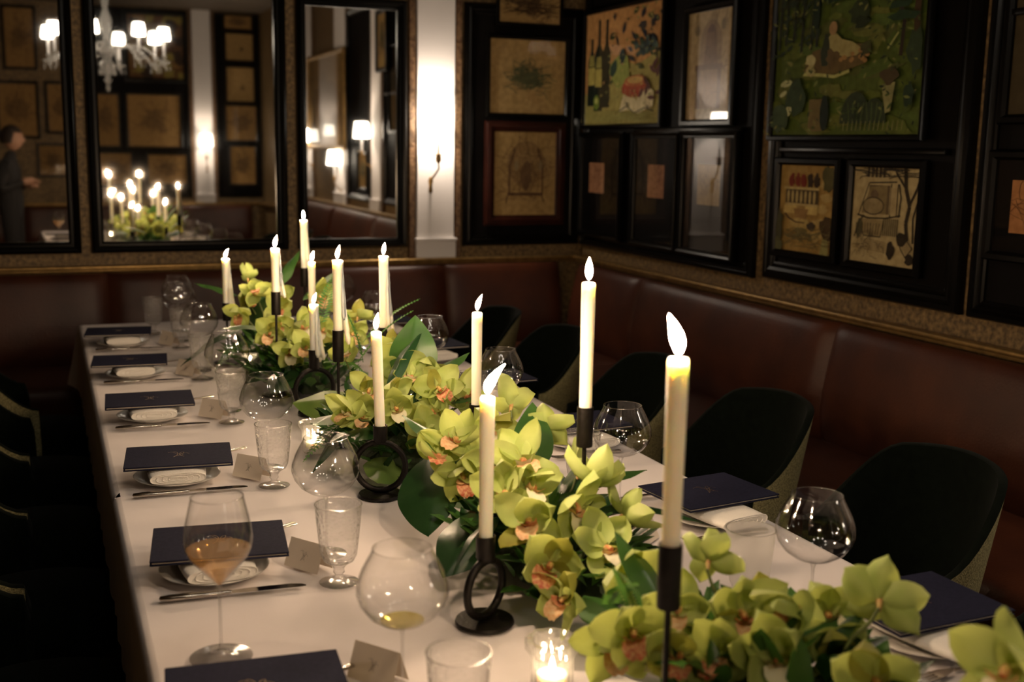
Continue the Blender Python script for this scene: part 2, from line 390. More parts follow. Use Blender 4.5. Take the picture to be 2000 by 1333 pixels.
def art_wine(w_,h):
    a=Art(w_,h,(.70,.36,.13)); a.poly([(0,0),(1,0),(1,.62),(.7,.5),(.45,.56),(.3,.3),(0,.28)],(.46,.40,.12))
    for _ in range(26): a.ell(random.random(),random.random(),.08,.05,random.choice([(.75,.42,.18),(.66,.34,.12)]) if random.random()<.0 else (.68,.38,.14),j=.3) if False else None
    for u,v0,v1,tp,wd in ((.085,.17,.58,.78,.055),(.185,.12,.64,.94,.060),(.29,.15,.64,.93,.056)):
        c=(.012,.020,.012)
        a.poly([(u-wd,v0),(u+wd,v0),(u+wd,v1),(u+.018,v1+.08),(u+.016,tp),(u-.016,tp),(u-.018,v1+.08),(u-wd,v1)],c)
    for u,v in ((.085,.36),(.185,.34)): a.rect(u-.045,v,u+.045,v+.16,(.60,.50,.13)); a.poly([(u-.04,v+.17),(u+.04,v+.17),(u+.03,v+.27),(u-.03,v+.27)],(.40,.36,.10))
    a.ell(.165,.20,.04,.07,(.20,.30,.04)); a.ell(.165,.215,.022,.03,(.60,.60,.2))
    for _ in range(34):
        u=random.uniform(.38,.98); v=random.uniform(.50,.95)-(.15 if u<.5 else 0)*random.random()
        a.leaf(u,v,random.uniform(.07,.12),random.uniform(.014,.03),random.uniform(0,6.28),random.choice([(.03,.035,.05),(.02,.03,.03),(.07,.09,.03)]))
    for _ in range(40): a.ell(random.uniform(.68,.95),random.uniform(.58,.72),.022,.022,random.choice([(.04,.06,.06),(.10,.14,.10),(.06,.09,.04)]))
    a.ell(.50,.46,.13,.14,(.30,.34,.08),j=.15); a.leaf(.38,.40,.18,.045,1.2,(.03,.06,.04)); a.leaf(.52,.5,.16,.04,1.5,(.03,.05,.05))
    a.poly([(.50,.10),(.62,.12),(.75,.08),(.92,.14),(.93,.26),(.80,.36),(.62,.38),(.55,.24)],(.72,.62,.36))
    a.ell(.68,.31,.15,.085,(.36,.07,.03),j=.1); a.ell(.70,.36,.14,.05,(.45,.14,.05)); a.ell(.70,.37,.1,.03,(.60,.38,.12))
    a.line([(.50,.11),(.60,.15),(.70,.09),(.82,.13),(.93,.10)],.006,(.06,.05,.03))
    for i in range(5): a.line([(.58+.06*i,.30),(.56+.07*i,.14)],.004,(.40,.32,.16))
    for _ in range(12): a.leaf(random.uniform(.8,.97),random.uniform(.2,.5),.1,.02,random.uniform(0,6.28),(.12,.05,.04))
    for _ in range(90):
        u=random.uniform(.36,1) if random.random()<.8 else random.random(); a.leaf(u,random.uniform(.05,.97),random.uniform(.02,.05),random.uniform(.004,.010),random.uniform(0,6.28),random.choice([(.05,.05,.03),(.50,.40,.12),(.24,.26,.08),(.60,.34,.14)]))
    for _ in range(40): a.line([(random.uniform(0,1),random.uniform(0,.12))]*1+[(random.uniform(0,1),random.uniform(0,.1))],.002,(.35,.33,.10))
    return a
def art_niche(w_,h):
    a=Art(w_,h,(.55,.42,.22)); c=(.20,.12,.07)
    a.ell(.52,.70,.24,.22,(.36,.25,.13)); a.rect(.28,.42,.76,.70,(.42,.30,.16)); a.ell(.52,.78,.10,.10,(.16,.08,.05))
    a.poly([(.36,.5),(.68,.5),(.62,.80),(.42,.80)],(.30,.18,.10)); a.rect(.18,.46,.78,.51,c)
    a.rect(.22,.10,.30,.46,c); a.rect(.68,.10,.76,.46,c); a.poly([(.30,.10),(.68,.10),(.66,.44),(.32,.44)],(.40,.27,.15))
    a.scrib(.5,.4,.35,.45,(.18,.11,.06),40,.002,.25); a.ell(.22,.83,.05,.05,(.30,.24,.14)); a.ell(.80,.86,.05,.05,(.28,.22,.12)); return a
def art_sketch(w_,h,bg=(.55,.37,.15),ink=(.16,.15,.08),cx=.5,cy=.48,a_=.28,b_=.22,n=90):
    a=Art(w_,h,bg); a.ell(cx,cy,a_*.8,b_*.7,tuple(.55*p+.45*q for p,q in zip(bg,ink)),j=.35,n=22); a.scrib(cx,cy,a_,b_,ink,n,.0035,.35); return a
def art_arch(w_,h,bg=(.50,.33,.13)):
    a=Art(w_,h,bg); c=(.13,.07,.035)
    a.ell(.52,.60,.28,.27,(.38,.24,.10),n=24); a.ell(.52,.58,.20,.20,(.44,.29,.12),n=24)
    P=[(.52+.30*math.cos(t),.58+.30*math.sin(t)) for t in [PI*i/14 for i in range(15)]]; a.line(P,.006,(.25,.15,.07))
    for s in (-1,1): a.line([(.52+s*.27,.26),(.52+s*.27,.60),(.52+s*.18,.80)],.010,c)
    a.rect(.22,.235,.80,.27,c); a.line([(.22,.235),(.20,.14)],.008,c); a.line([(.78,.235),(.82,.16)],.008,c)
    a.ell(.52,.48,.10,.16,(.20,.12,.06),j=.25); a.scrib(.5,.45,.35,.35,(.22,.13,.06),70,.0028,.3)
    for u in (.35,.74): a.ell(u,.6,.035,.06,(.28,.2,.1))
    return a
def art_park(w_,h):
    a=Art(w_,h,(.085,.125,.020))
    for _ in range(60): a.ell(random.random(),random.uniform(0,.75),random.uniform(.05,.14),random.uniform(.02,.05),random.choice([(.13,.17,.03),(.09,.14,.025),(.16,.18,.04),(.10,.12,.03)]),random.uniform(-.3,.3),j=.25)
    a.poly([(0,.72),(.36,.80),(.36,1),(0,1)],(.05,.055,.02)); a.poly([(.60,.85),(1,.70),(1,1),(.62,1)],(.055,.05,.02))
    a.rect(.36,.86,.60,1.0,(.52,.26,.06))
    for i in range(5): a.rect(.375+.045*i,.88,.395+.045*i,.93,(.25,.12,.03)); a.rect(.375+.045*i,.95,.395+.045*i,.99,(.60,.36,.10))
    a.poly([(.30,.84),(.62,.82),(.60,.86),(.34,.87)],(.20,.20,.05))
    for u in (.03,.08,.14,.20,.27,.31): a.line([(u,.45+random.random()*.1),(u+.01,.75),(u+random.uniform(-.03,.03),1)],.014,(.018,.022,.012))
    for _ in range(60): a.line([(random.uniform(0,.34),random.uniform(.55,1)),(random.uniform(0,.34),random.uniform(.6,1))],.004,(.025,.03,.012)) if random.random()<.5 else a.leaf(random.uniform(0,.32),random.uniform(.45,.98),.06,.012,random.uniform(0,6.3),(.02,.035,.014))
    a.ell(.42,.79,.10,.055,(.02,.045,.018),j=.3); a.line([(.42,.79),(.42,.70)],.01,(.02,.03,.01)); a.ell(.31,.70,.025,.11,(.015,.03,.015)); a.ell(.60,.66,.07,.06,(.03,.045,.015),j=.3); a.ell(.62,.60,.05,.03,(.02,.03,.01),j=.3)
    # picnic and reclining figure
    a.poly([(.24,.36),(.45,.33),(.66,.38),(.66,.48),(.48,.50),(.30,.47)],(.13,.09,.03)); a.line([(.24,.345),(.36,.335),(.46,.32),(.56,.345)],.012,(.42,.42,.14))
    a.poly([(.40,.53),(.43,.56),(.46,.555),(.50,.52),(.57,.50),(.64,.455),(.60,.425),(.52,.42),(.46,.45),(.42,.47)],(.36,.31,.12)); a.ell(.435,.585,.028,.038,(.35,.22,.10)); a.ell(.39,.46,.03,.09,(.03,.04,.02),j=.2); a.ell(.44,.42,.05,.05,(.12,.08,.03),j=.3)
    a.ell(.29,.42,.04,.035,(.50,.46,.22),j=.2); a.ell(.29,.36,.035,.03,(.42,.38,.16),j=.2)
    for _ in range(14): a.ell(random.uniform(.5,.68),random.uniform(.38,.47),.014,.012,(.35,.20,.07))
    a.ell(.66,.46,.04,.03,(.06,.06,.02),j=.3)
    # pale petals left, bushes, arched trees below
    for u,v,s,t in ((.12,.30,.045,.2),(.17,.25,.035,.1),(.10,.24,.03,.5),(.15,.15,.05,1.2),(.19,.17,.03,1.5)): a.ell(u,v,s,s*.45,(.50,.52,.26),t)
    a.ell(.20,.22,.07,.10,(.035,.06,.022),j=.3); a.ell(.08,.10,.06,.08,(.05,.08,.03),j=.3); a.rect(.30,.02,.40,.20,(.16,.12,.04)); a.ell(.41,.12,.03,.10,(.012,.02,.012)); a.ell(.405,.20,.014,.02,(.012,.02,.012))
    for u,r in ((.62,.09),(.74,.07)):
        P=[(u+r*math.cos(t)*1.1,.06+r*1.9*math.sin(t)) for t in [PI*i/10 for i in range(11)]]; a.poly(P,(.03,.045,.018)); 
        for q in range(4): a.line([(u-.03+.02*q,.02),(u-.05+.035*q,.17)],.006,(.07,.10,.03))
    a.poly([(.78,.26),(.86,.27),(.84,.12),(.81,.11)],(.28,.27,.11)); a.ell(.82,.30,.05,.04,(.07,.05,.02),j=.3); a.line([(.80,.44),(.86,.52)],.008,(.30,.32,.10))
    a.line([(.88,.40),(.89,.58),(.86,.66),(.90,.78),(.86,1)],.018,(.03,.02,.012)); a.line([(.97,.42),(.96,.62),(.99,1)],.03,(.05,.03,.012)); a.ell(.88,.60,.09,.025,(.02,.045,.018),j=.3); a.ell(.86,.66,.07,.02,(.02,.045,.018),j=.3); a.ell(.97,.42,.05,.12,(.03,.05,.02),j=.3)
    for _ in range(40): a.line([(random.uniform(.70,1),random.uniform(.66,1)),(random.uniform(.70,1),random.uniform(.68,1))],.004,random.choice([(.025,.03,.012),(.22,.20,.05)]))
    a.ell(.95,.20,.03,.06,(.02,.04,.018),j=.2)
    for _ in range(260):
        u,v=random.random(),random.random(); c=random.choice([(.03,.05,.015),(.16,.19,.05),(.06,.09,.02),(.20,.20,.06),(.02,.03,.012)])
        if .36<u<.68 and .36<v<.60: continue
        a.leaf(u,v,random.uniform(.015,.05),random.uniform(.003,.008),random.uniform(-.8,2.4),c)
    for i in range(14): a.line([(.60+.028*i,.02),(.605+.028*i,.07)],.004,(.20,.20,.07))
    return a
def art_balustrade(w_,h):
    a=Art(w_,h,(.42,.27,.08)); 
    for _ in range(26): a.ell(random.random(),random.random(),.12,.05,random.choice([(.46,.31,.10),(.36,.22,.06),(.50,.36,.13)]),j=.3)
    for u in (.22,.33,.44,.56,.68): a.ell(u,.82,.05,.08,random.choice([(.05,.03,.015),(.20,.03,.015)]),j=.3)
    a.rect(.08,.72,.72,.75,(.55,.42,.17)); a.rect(.12,.53,.72,.56,(.55,.42,.17)); a.rect(.12,.56,.72,.72,(.10,.07,.03))
    for i in range(7): a.ell(.17+.08*i,.635,.022,.075,(.52,.40,.16))
    a.rect(.10,.44,.34,.53,(.62,.45,.15)); a.rect(.50,.44,.72,.53,(.64,.47,.16)); a.poly([(.28,.50),(.56,.50),(.50,.36),(.34,.36)],(.34,.20,.07)); a.ell(.42,.33,.20,.06,(.52,.38,.13),j=.15)
    a.line([(.12,.44),(.2,.38),(.34,.34),(.5,.34)],.005,(.10,.05,.03)); a.ell(.62,.30,.08,.05,(.07,.05,.03),j=.2); a.ell(.42,.24,.12,.04,(.22,.17,.06),j=.2)
    a.poly([(.80,.0),(.95,.0),(.93,.26),(.86,.30)],(.30,.28,.10)); a.ell(.88,.30,.10,.14,(.08,.05,.02),j=.3); a.ell(.88,.86,.10,.15,(.10,.09,.03),j=.3)
    a.scrib(.5,.15,.45,.12,(.16,.13,.05),60,.003,.2); a.ell(.05,.3,.06,.2,(.06,.055,.02),j=.3); a.ell(.05,.05,.07,.1,(.10,.10,.04),j=.3); return a
def art_fountain(w_,h):
    a=Art(w_,h,(.50,.40,.20)); k=(.03,.022,.012)
    a.rect(.24,.52,.56,.82,(.14,.10,.05)); a.poly([(.14,.52),(.26,.80),(.52,.82),(.52,.52)],(.24,.18,.08)); a.ell(.32,.60,.16,.09,(.30,.23,.11)); a.ell(.33,.72,.06,.05,(.16,.11,.06)); a.ell(.33,.655,.07,.035,(.36,.28,.14))
    P=[(.32+.16*math.cos(t),.60+.09*math.sin(t)) for t in [2*PI*i/18 for i in range(19)]]; a.line(P,.004,k)
    a.line([(.10,.50),(.24,.84),(.66,.86)],.005,k); a.line([(.58,.84),(.58,.50)],.006,k); a.line([(.68,.84),(.68,.50)],.004,k); a.rect(.58,.52,.67,.80,(.46,.36,.18))
    a.line([(.08,.50),(.25,.47),(.52,.48),(.74,.52)],.006,k); a.poly([(.12,.46),(.50,.46),(.46,.28),(.20,.28)],(.34,.26,.12)); a.line([(.12,.46),(.20,.28),(.46,.28),(.50,.46)],.004,k)
    for i in range(7): a.line([(.18+.04*i,.30),(.17+.045*i,.42)],.004,(.10,.07,.04))
    for i in range(8): a.line([(.50+.03*i,.30),(.50+.03*i,.48)],.004,k)
    a.line([(.86,.28),(.83,.45),(.87,.62),(.80,.80),(.78,1)],.016,k); a.line([(.86,.62),(.96,.80),(1,.92)],.010,k); a.line([(.80,.80),(.68,.92),(.62,1)],.008,k); a.line([(.72,.50),(.74,.70),(.70,.84)],.006,k); a.line([(.95,.25),(.93,.5),(1,.72)],.008,k)
    a.ell(.86,.20,.09,.08,(.36,.28,.14)); a.line([(.77,.20),(.86,.28),(.95,.20),(.86,.10),(.77,.2)],.004,k); a.ell(.80,.28,.07,.07,k,j=.3); a.ell(.63,.15,.06,.09,k,j=.2); a.ell(.92,.08,.06,.05,k,j=.3)
    a.ell(.13,.36,.05,.10,(.10,.09,.04),j=.3); a.line([(.06,.26),(.14,.44),(.20,.50)],.005,k)
    for i in range(6): a.line([(.06+.03*i,.15+.02*i),(.55,.13+.02*i)],.002,(.28,.20,.10))
    for i in range(5): a.rect(.22+.06*i,.90,.25+.06*i,1,(.05,.035,.02))
    a.scrib(.2,.2,.2,.15,(.12,.09,.05),30,.002,.2); a.scrib(.5,.93,.45,.05,k,20,.003,.3); return a
def art_card(w_,h,bg): a=Art(w_,h,bg); a.scrib(.5,.55,.5,.5,tuple(.45*c for c in bg),26,.0022,.3); return a

def picture(label, side, a0, a1, z0, z1, art, fw=.02, fm=None, matw=0, matm=None, off=.04, tilt=0, glaze=True, depth=.025, cat='picture', group=None, name='framed_picture'):
    w_,h=abs(a1-a0),z1-z0
    t=top(name, label, cat, on_wall(side,(a0+a1)/2,(z0+z1)/2,off), RZ[side], group)
    W,H=w_+2*matw,h+2*matw
    sweep(G(), W, H, mould(fw,depth,fw>.03)).build('frame', fm or M_black, t, 30)
    G().box(-W/2,W/2,-.004,0,-H/2,H/2).build('mount' if matw else 'backing', matm or M_blackm, t)
    art.g.xf(0, Matrix.Translation((0,-.0045,0))); art.g.build('artwork', M_art, t)
    if glaze:
        g=G(); g.add([(-W/2,-.0115,-H/2),(W/2,-.0115,-H/2),(W/2,-.0115,H/2),(-W/2,-.0115,H/2)],[(0,1,2,3)]); g.build('glass_pane', M_pane, t)
    return t
def panel(label, side, a0, a1, z0, z1, fw=.07, splits=(), group=None):
    w_,h=abs(a1-a0)-2*fw, z1-z0-2*fw
    t=top('wall_panel_frame', label, 'frame', on_wall(side,(a0+a1)/2,(z0+z1)/2,0), RZ[side], group)
    sweep(G(), w_, h, [(-.002,0),(0,.020),(.008,.024),(.016,.022),(.022,.030),(fw*.45,.034),(fw*.6,.031),(fw*.66,.036),(fw*.9,.034),(fw,.022),(fw,0)]).build('moulding', M_black, t, 25)
    G().box(-w_/2,w_/2,-.012,0,-h/2,h/2).build('backing_board', M_blackm, t)
    for (u0,u1,v) in splits:
        G().rbox(u0,u1,-.045,-.012,v-.010,v+.010,.005,2).build('cross_rail', M_black, t)
    return t

# back wall, right of the pilaster
panel('tall black panel frame between white pilaster and room corner', 'back', 2.070, 2.748, .968, 2.235, .055)
picture('tan sketch in thin black frame, topmost beside the white pilaster', 'back', 2.245,2.590,2.142,2.50, art_sketch(.345,.358,ink=(.10,.06,.03),cy=.22,a_=.3,b_=.15), .018, off=.055)
picture('tan landscape drawing with small green-grey sketch, black frame beside white pilaster', 'back', 2.206,2.638,1.674,2.058, art_sketch(.432,.384,(.56,.38,.16),(.13,.14,.07),.5,.46,.22,.16,120), .022, off=.03)
picture('tan arch drawing in oxblood frame, lowest beside the white pilaster', 'back', 2.240,2.600,1.132,1.577, art_arch(.36,.445), .055, M_brownfr, off=.02)
# right wall, panel one
panel('black panel frame nearest the corner, holding the bottles painting', 'right', 4.08, 5.76, .965, 2.75, .06, [(-.22,.74,-.27)])
picture('still life of wine bottles, leaves and cloth on orange ground', 'right', 5.762-.04,4.885,1.622,2.195, art_wine(.837,.573), .022, off=.03)
picture('tall pale niche drawing right of the bottles painting, catching sconce reflection', 'right', 4.655,4.282,1.632,2.10, art_niche(.373,.468), .03, off=.03)
for (y0,y1,z0,z1,c,lab) in ((5.648,5.470,1.261,1.420,(.42,.20,.10),'small pinkish card in deep black mount, nearest the room corner'),
                            (4.993,4.833,1.264,1.423,(.42,.20,.10),'small pinkish card in deep black mount, middle of three below the niche drawing'),
                            (4.527,4.340,1.254,1.433,(.38,.27,.12),'small tan sketch in deep black mount, right one of three under the niche drawing')):
    cy=(y0+y1)/2; w_,h=y0-y1,z1-z0
    W = {5.648:.44,4.993:.40,4.527:.42}[y0]
    t=top('framed_picture', lab, 'picture', on_wall('right',cy if y0<5.6 else 5.50,1.30,.03), RZ['right'])
    dx = 0 if y0<5.6 else (5.50-cy)
    sweep(G(), W, .50, mould(.03,.03)).build('frame', M_black, t, 30)
    G().box(-W/2,W/2,-.004,0,-.25,.25).build('mount', M_blackm, t)
    a=art_card(w_,h,c); a.g.xf(0, Matrix.Translation((dx,-.0045,(z0+z1)/2-1.30))); a.g.build('artwork', M_art, t)
    g=G(); g.add([(-W/2,-.012,-.25),(W/2,-.012,-.25),(W/2,-.012,.25),(-W/2,-.012,.25)],[(0,1,2,3)]); g.build('glass_pane', M_pane, t)
# panel two
panel('black panel frame holding the green park painting', 'right', 2.885, 3.995, .978, 2.75, .075, [(-.46,.46,-.36)])
picture('large green park painting with trees, orange house and reclining figure', 'right', 4.02-.08,3.090,1.561,2.22, art_park(.85,.659), .022, off=.045)
picture('small ochre painting of a balustrade, below left of the green park painting', 'right', 3.893,3.545,1.109,1.445, art_balustrade(.348,.336), .03, off=.025)
picture('small cream ink drawing of a fountain and bare tree, below the park painting', 'right', 3.440,3.094,1.107,1.446, art_fountain(.346,.339), .03, off=.025)
# panel three and beyond (towards the camera)
panel('black panel frame at the right edge of the photo', 'right', 1.80, 2.845, .978, 2.75, .06, [(-.45,.45,.06)])
picture('small orange card in black mount at right edge of photo', 'right', 2.697,2.50,1.262,1.423, art_card(.197,.161,(.50,.22,.08)), .03, matw=.06, off=.025)
picture('wide dark glazed print high at the right edge of photo', 'right', 2.74,2.05,1.62,2.3, art_sketch(.69,.68,(.06,.045,.02),(.02,.015,.01)), .03, off=.025)
picture('tan print seen only as a reflection in the narrow mirror, high', 'right', 2.16-.05,1.85,2.14,2.58, art_sketch(.26,.44), .04, off=.08)
picture('large ochre painting seen reflected in the narrow mirror', 'right', -1.0,.55,1.48,2.37, art_sketch(1.55,.89,(.36,.23,.08),(.12,.08,.03),a_=.4,b_=.4,n=60), .045, M_brass, off=.06)
picture('low tan print seen reflected in the narrow mirror', 'right', 1.0,1.28,1.1,1.4, art_sketch(.28,.30), .035, off=.03)
panel('black panel frame seen reflected in the narrow mirror', 'right', .52,1.36,.97,2.75,.06)

# mirrors on the back wall
def mirror(label, x0, x1, z0, z1, fw, yaw=0, pitch=0):
    w_,h=x1-x0-2*fw, z1-z0-2*fw
    t=top('wall_mirror', label, 'mirror', ((x0+x1)/2,WY,(z0+z1)/2))
    sweep(G(), w_, h, [(0,0),(0,.030),(.010,.036),(fw*.4,.036),(fw*.5,.050),(fw*.75,.055),(fw*.95,.045),(fw,.03),(fw,0)]).build('frame', M_black, t, 25)
    g=G(); e=.004; g.add([(-w_/2-e,0,-h/2-e),(w_/2+e,0,-h/2-e),(w_/2+e,0,h/2+e),(-w_/2-e,0,h/2+e)],[(0,1,2,3)])
    o=g.build('mirror_glass', M_mirror, t); o.location=(0,-.016,0); o.rotation_euler=(pitch,0,yaw)
mirror('black framed mirror at the left edge of the photo', -1.00, .154, .966, 2.62, .056, R(.75), R(-.5))
mirror('wide black framed mirror reflecting candles and chandelier', .198, 1.133, .966, 2.62, .056, R(.75), R(-.5))
mirror('narrow black framed mirror left of the white pilaster', 1.182, 1.752, .968, 2.218, .050)

# wall behind the camera (seen in the mirrors)
tan=(.42,.25,.09)
for i,(x0,x1,z0,z1,lab,fw) in enumerate([(1.22,1.84,2.38,3.10,'big dark painting high on the rear wall, seen behind the reflected chandelier',.05),(1.19,1.78,1.58,2.18,'square tan print on rear wall, centre of the wide mirror',.035),(.78,1.08,1.58,2.17,'narrow tan print on rear wall at left of the wide mirror',.035),
    (.85,1.20,1.13,1.49,'small low tan print on rear wall behind the reflected candles',.03),(1.40,1.84,1.14,1.48,'small grey-tan print low on rear wall, right of reflected candles',.03),
    (2.34,2.66,3.00,3.15,'topmost small print of the reflected picture column',.02),(2.35,2.67,2.63,2.94,'tan print with small dark dot, second of the reflected column',.03),(2.35,2.67,2.14,2.54,'tan print with dark spot, third of the reflected column',.03),(2.33,2.69,1.67,2.08,'mottled print, fourth of the reflected column',.03),(2.37,2.67,1.14,1.59,'plain tan print, lowest of the reflected column',.03),
    (-.20,.19,1.68,2.26,'tan print on rear wall reflected at the far left edge',.035),(.32,.62,1.74,2.27,'narrow tan print on rear wall reflected beside the mirror frame',.035),(.20,.48,1.24,1.57,'small print on rear wall reflected low in the left mirror',.03),(-.10,.20,2.45,3.10,'plain brown print high on rear wall, top of the left mirror',.03)]):
    W,H=x1-x0,z1-z0
    if i==0:
        a=Art(W,H,(.16,.08,.03))
        for _ in range(60): a.ell(random.random(),random.random(),.1,.08,random.choice([(.30,.17,.05),(.05,.03,.02),(.22,.12,.04),(.34,.28,.07)]),j=.4)
    elif i in (6,7): a=art_sketch(W,H,(.46,.30,.12),(.04,.03,.02),.42,.4,.06,.08,20)
    else: a=art_sketch(W,H,tan,(.15,.09,.04),a_=.35,b_=.3,n=50)
    picture(lab,'front',x0,x1,z0,z1,a,fw,off=.03,glaze=(i in (8,12)))
panel('black panel frame on rear wall around the reflected prints', 'front', .70,1.90,.97,3.18,.045)
panel('black panel frame on rear wall around the reflected picture column', 'front', 2.22,2.76,.97,3.18,.04)
banquette('oxblood leather banquette on the rear wall, seen only in the mirrors', 'front', [2.6,1.3,0,-1.3])

# ---------------------------------------------------------------- sconces
def sconce(label, side, a, z=1.64, off=.12, power=SCONCE_W):
    t=top('wall_sconce', label, 'lamp', on_wall(side,a,z), RZ[side], 'shaded wall sconces')
    g=G(); g.lathe([(.070,-.068),(.069,-.06),(.056,.068),(.055,.07)],24,(0,-off,0)); g.build('lamp_shade', M_shade, t, 60)
    G().lathe([(.0001,-.19),(.010,-.19),(.0095,-.085),(.0001,-.085)],12,(0,-off,0)).build('candle_tube', M_pil, t)
    G().lathe([(.0001,-.235),(.006,-.232),(.014,-.222),(.015,-.20),(.011,-.192),(.028,-.190),(.030,-.186),(.012,-.184),(.0001,-.184)],16,(0,-off,0)).build('drip_pan', M_brass, t)
    g=G(); pts=[(0,-off,-.225),(.004,-off+.004,-.26),(-.006,-off+.03,-.29),(-.012,-.06,-.31),(-.014,-.03,-.325)]
    g.tube(pts,[.005,.0045,.005,.006,.007],8); g.build('arm', M_brass, t)
    g=G(); g.lathe([(.0001,0),(.010,.004),(.018,.02),(.016,.05),(.020,.075),(.012,.10),(.004,.115),(.0001,.118)],12,(-.014,-.022,-.40)); g.build('backplate', M_brass, t)
    l=bpy.data.lights.new('sconce_bulb','POINT'); l.energy=power; l.color=(1,.80,.62); l.shadow_soft_size=.022
    o=bpy.data.objects.new('bulb', l); COL.objects.link(o); o.parent=t; o.location=(0,-off,.0)
    return t
sconce('shaded wall sconce on the white pilaster, back wall', 'back', 1.895)
sconce('shaded wall sconce on the right wall, reflected in the narrow mirror', 'right', 1.42, 1.62)
sconce('shaded wall sconce far along right wall, reflected at the narrow mirror edge', 'right', -1.05, 1.58)
sconce('shaded wall sconce on the rear wall pilaster, seen in the wide mirror', 'front', 2.07, 1.66)
sconce('shaded wall sconce seen lowest in the narrow mirror', 'right', .28, 1.36, .10, SCONCE_W*.6)

# ---------------------------------------------------------------- chandelier (over the table, seen in the mirrors)
def chandelier():
    t=top('chandelier', 'crystal chandelier with small lit shades, reflected in the mirrors', 'chandelier', (.65,1.35,.13))
    G().lathe([(.0001,1.84),(.014,1.85),(.020,1.87),(.010,1.90),(.035,1.93),(.018,1.95),(.024,1.97),(.012,1.99),(.05,2.02),(.065,2.06),(.03,2.10),(.05,2.14),(.06,2.18),(.03,2.24),(.02,2.30),(.045,2.36),(.05,2.42),(.02,2.50),(.03,2.58),(.045,2.64),(.015,2.70),(.01,2.85),(.0001,2.86)],20).build('stem', M_crystal, t)
    G().tube([(0,0,2.85),(0,0,HC-.16)],.006,8).build('chain', M_brass, t)
    G().lathe([(.0001,HC-.18),(.05,HC-.17),(.06,HC-.131),(.0001,HC-.131)],16).build('ceiling_rose', M_brass, t)
    n=8
    for i in range(n):
        a=2*PI*i/n+.3; ca,sa=math.cos(a),math.sin(a)
        P=[(.04*ca,.04*sa,2.16)]
        for q in range(1,11):
            s=q/10; r=.04+.42*s; z=2.16+.13*math.sin(s*PI*.9)-.15*s
            P.append((r*ca,r*sa,z))
        G().tube(P,[.012]*11,8).build('arm', M_crystal, t)
        x,y=.46*ca,.46*sa
        G().lathe([(.0001,2.04),(.012,2.05),(.018,2.07),(.05,2.085),(.052,2.09),(.02,2.095),(.016,2.12),(.022,2.14),(.0001,2.141)],14,(x,y,0)).build('drip_cup', M_crystal, t)
        G().lathe([(.0001,2.14),(.010,2.14),(.010,2.25),(.0001,2.25)],10,(x,y,0)).build('candle_tube', M_pil, t)
        G().lathe([(.050,2.265),(.048,2.29),(.040,2.358),(.036,2.36)],18,(x,y,0)).build('lamp_shade', M_shade, t, 60)
        g=G()
        for k in range(5):
            b=2*PI*k/5; xx,yy=x+.045*math.cos(b),y+.045*math.sin(b)
            g.lathe([(.0001,2.01),(.006,2.025),(.004,2.045),(.0015,2.05),(.0015,2.085)],6,(xx,yy,0))
        g.build('crystal_drops', M_crystal, t)
    g=G()
    for k in range(12):
        b=2*PI*k/12; xx,yy=.062*math.cos(b),.062*math.sin(b)
        g.lathe([(.0001,1.97),(.008,1.985),(.005,2.01),(.0015,2.02),(.0015,2.055)],6,(xx,yy,0))
    g.build('crystal_drops', M_crystal, t)
chandelier()

# ---------------------------------------------------------------- tables and cloths
X0,X1=.108,1.355
def cloth(name,label,y0,y1,z,hem,seed,skirt=(1,1,1,1)):
    rnd=random.Random(seed); n_side=90
    # loop of points round a rounded rectangle
    def loop(off, r, zz, amp, ph):
        P=[]
        cs=[(X0,y0),(X1,y0),(X1,y1),(X0,y1)]
        segs=[]
        for k in range(4):
            a=Vector(cs[k]); b_=Vector(cs[(k+1)%4]); L=(b_-a).length; m=max(6,int(L/.035)); t=(b_-a)/L; nrm=Vector((t.y,-t.x))
            for i in range(m):
                s=i/m*L; d=min(s,L-s)
                p=a+t*s
                c=max(0,1-d/.12)
                f=amp*(.35+.65*c)*math.sin(s*38+ph+k*2.1+1.3*math.sin(s*9+seed))
                out=(off+f)*skirt[k]
                q=p+nrm*out
                # pull corners outwards / round them at the top
                if d<.12 and not (skirt[k]<1 or (skirt[0]<1 and p.y<y0+.13) or (skirt[2]<1 and p.y>y1-.13)): q += (p-Vector(((X0+X1)/2,(y0+y1)/2))).normalized()*(off+max(0,(z-zz)-.02)*.28)*1.1*c
                P.append((q.x,q.y,zz))
        return P
    rings=[(-.012,0,z,0),(-.004,0,z-.0012,0),(.001,0,z-.005,0),(.004,0,z-.012,0),(.005,0,z-.03,.001),(.006,0,z-.10,.004),(.007,0,z-.18,.007),(.008,0,z-hem*.8,.009),(.009,0,z-hem,.011)]
    g=G(); N=None; vs=[]
    for off,r,zz,amp in rings:
        P=loop(off,r,zz,amp,seed); N=len(P); vs+=P
    fs=[(j*N+i,(j+1)*N+i,(j+1)*N+(i+1)%N,j*N+(i+1)%N) for j in range(len(rings)-1) for i in range(N)]
    g.add(vs,fs)
    # top surface
    nx,ny=26,60; yy0,yy1=y0+.012*(skirt[0] if skirt[0]<1 else 1),y1-.012*(skirt[2] if skirt[2]<1 else 1); xx0,xx1=X0+.012,X1-.012
    def fn(u,v):
        x=xx0+(xx1-xx0)*u; y=yy0+(yy1-yy0)*v
        e=min(u,1-u,v,1-v)*12; e=min(1,e)
        return (x,y,z+e*.0009*(math.sin(y*7+seed)+math.sin(x*9+y*3)))
    g.sheet(fn,nx,ny)
    return tag(g.build(name,M_cloth,None,50),label,'tablecloth')
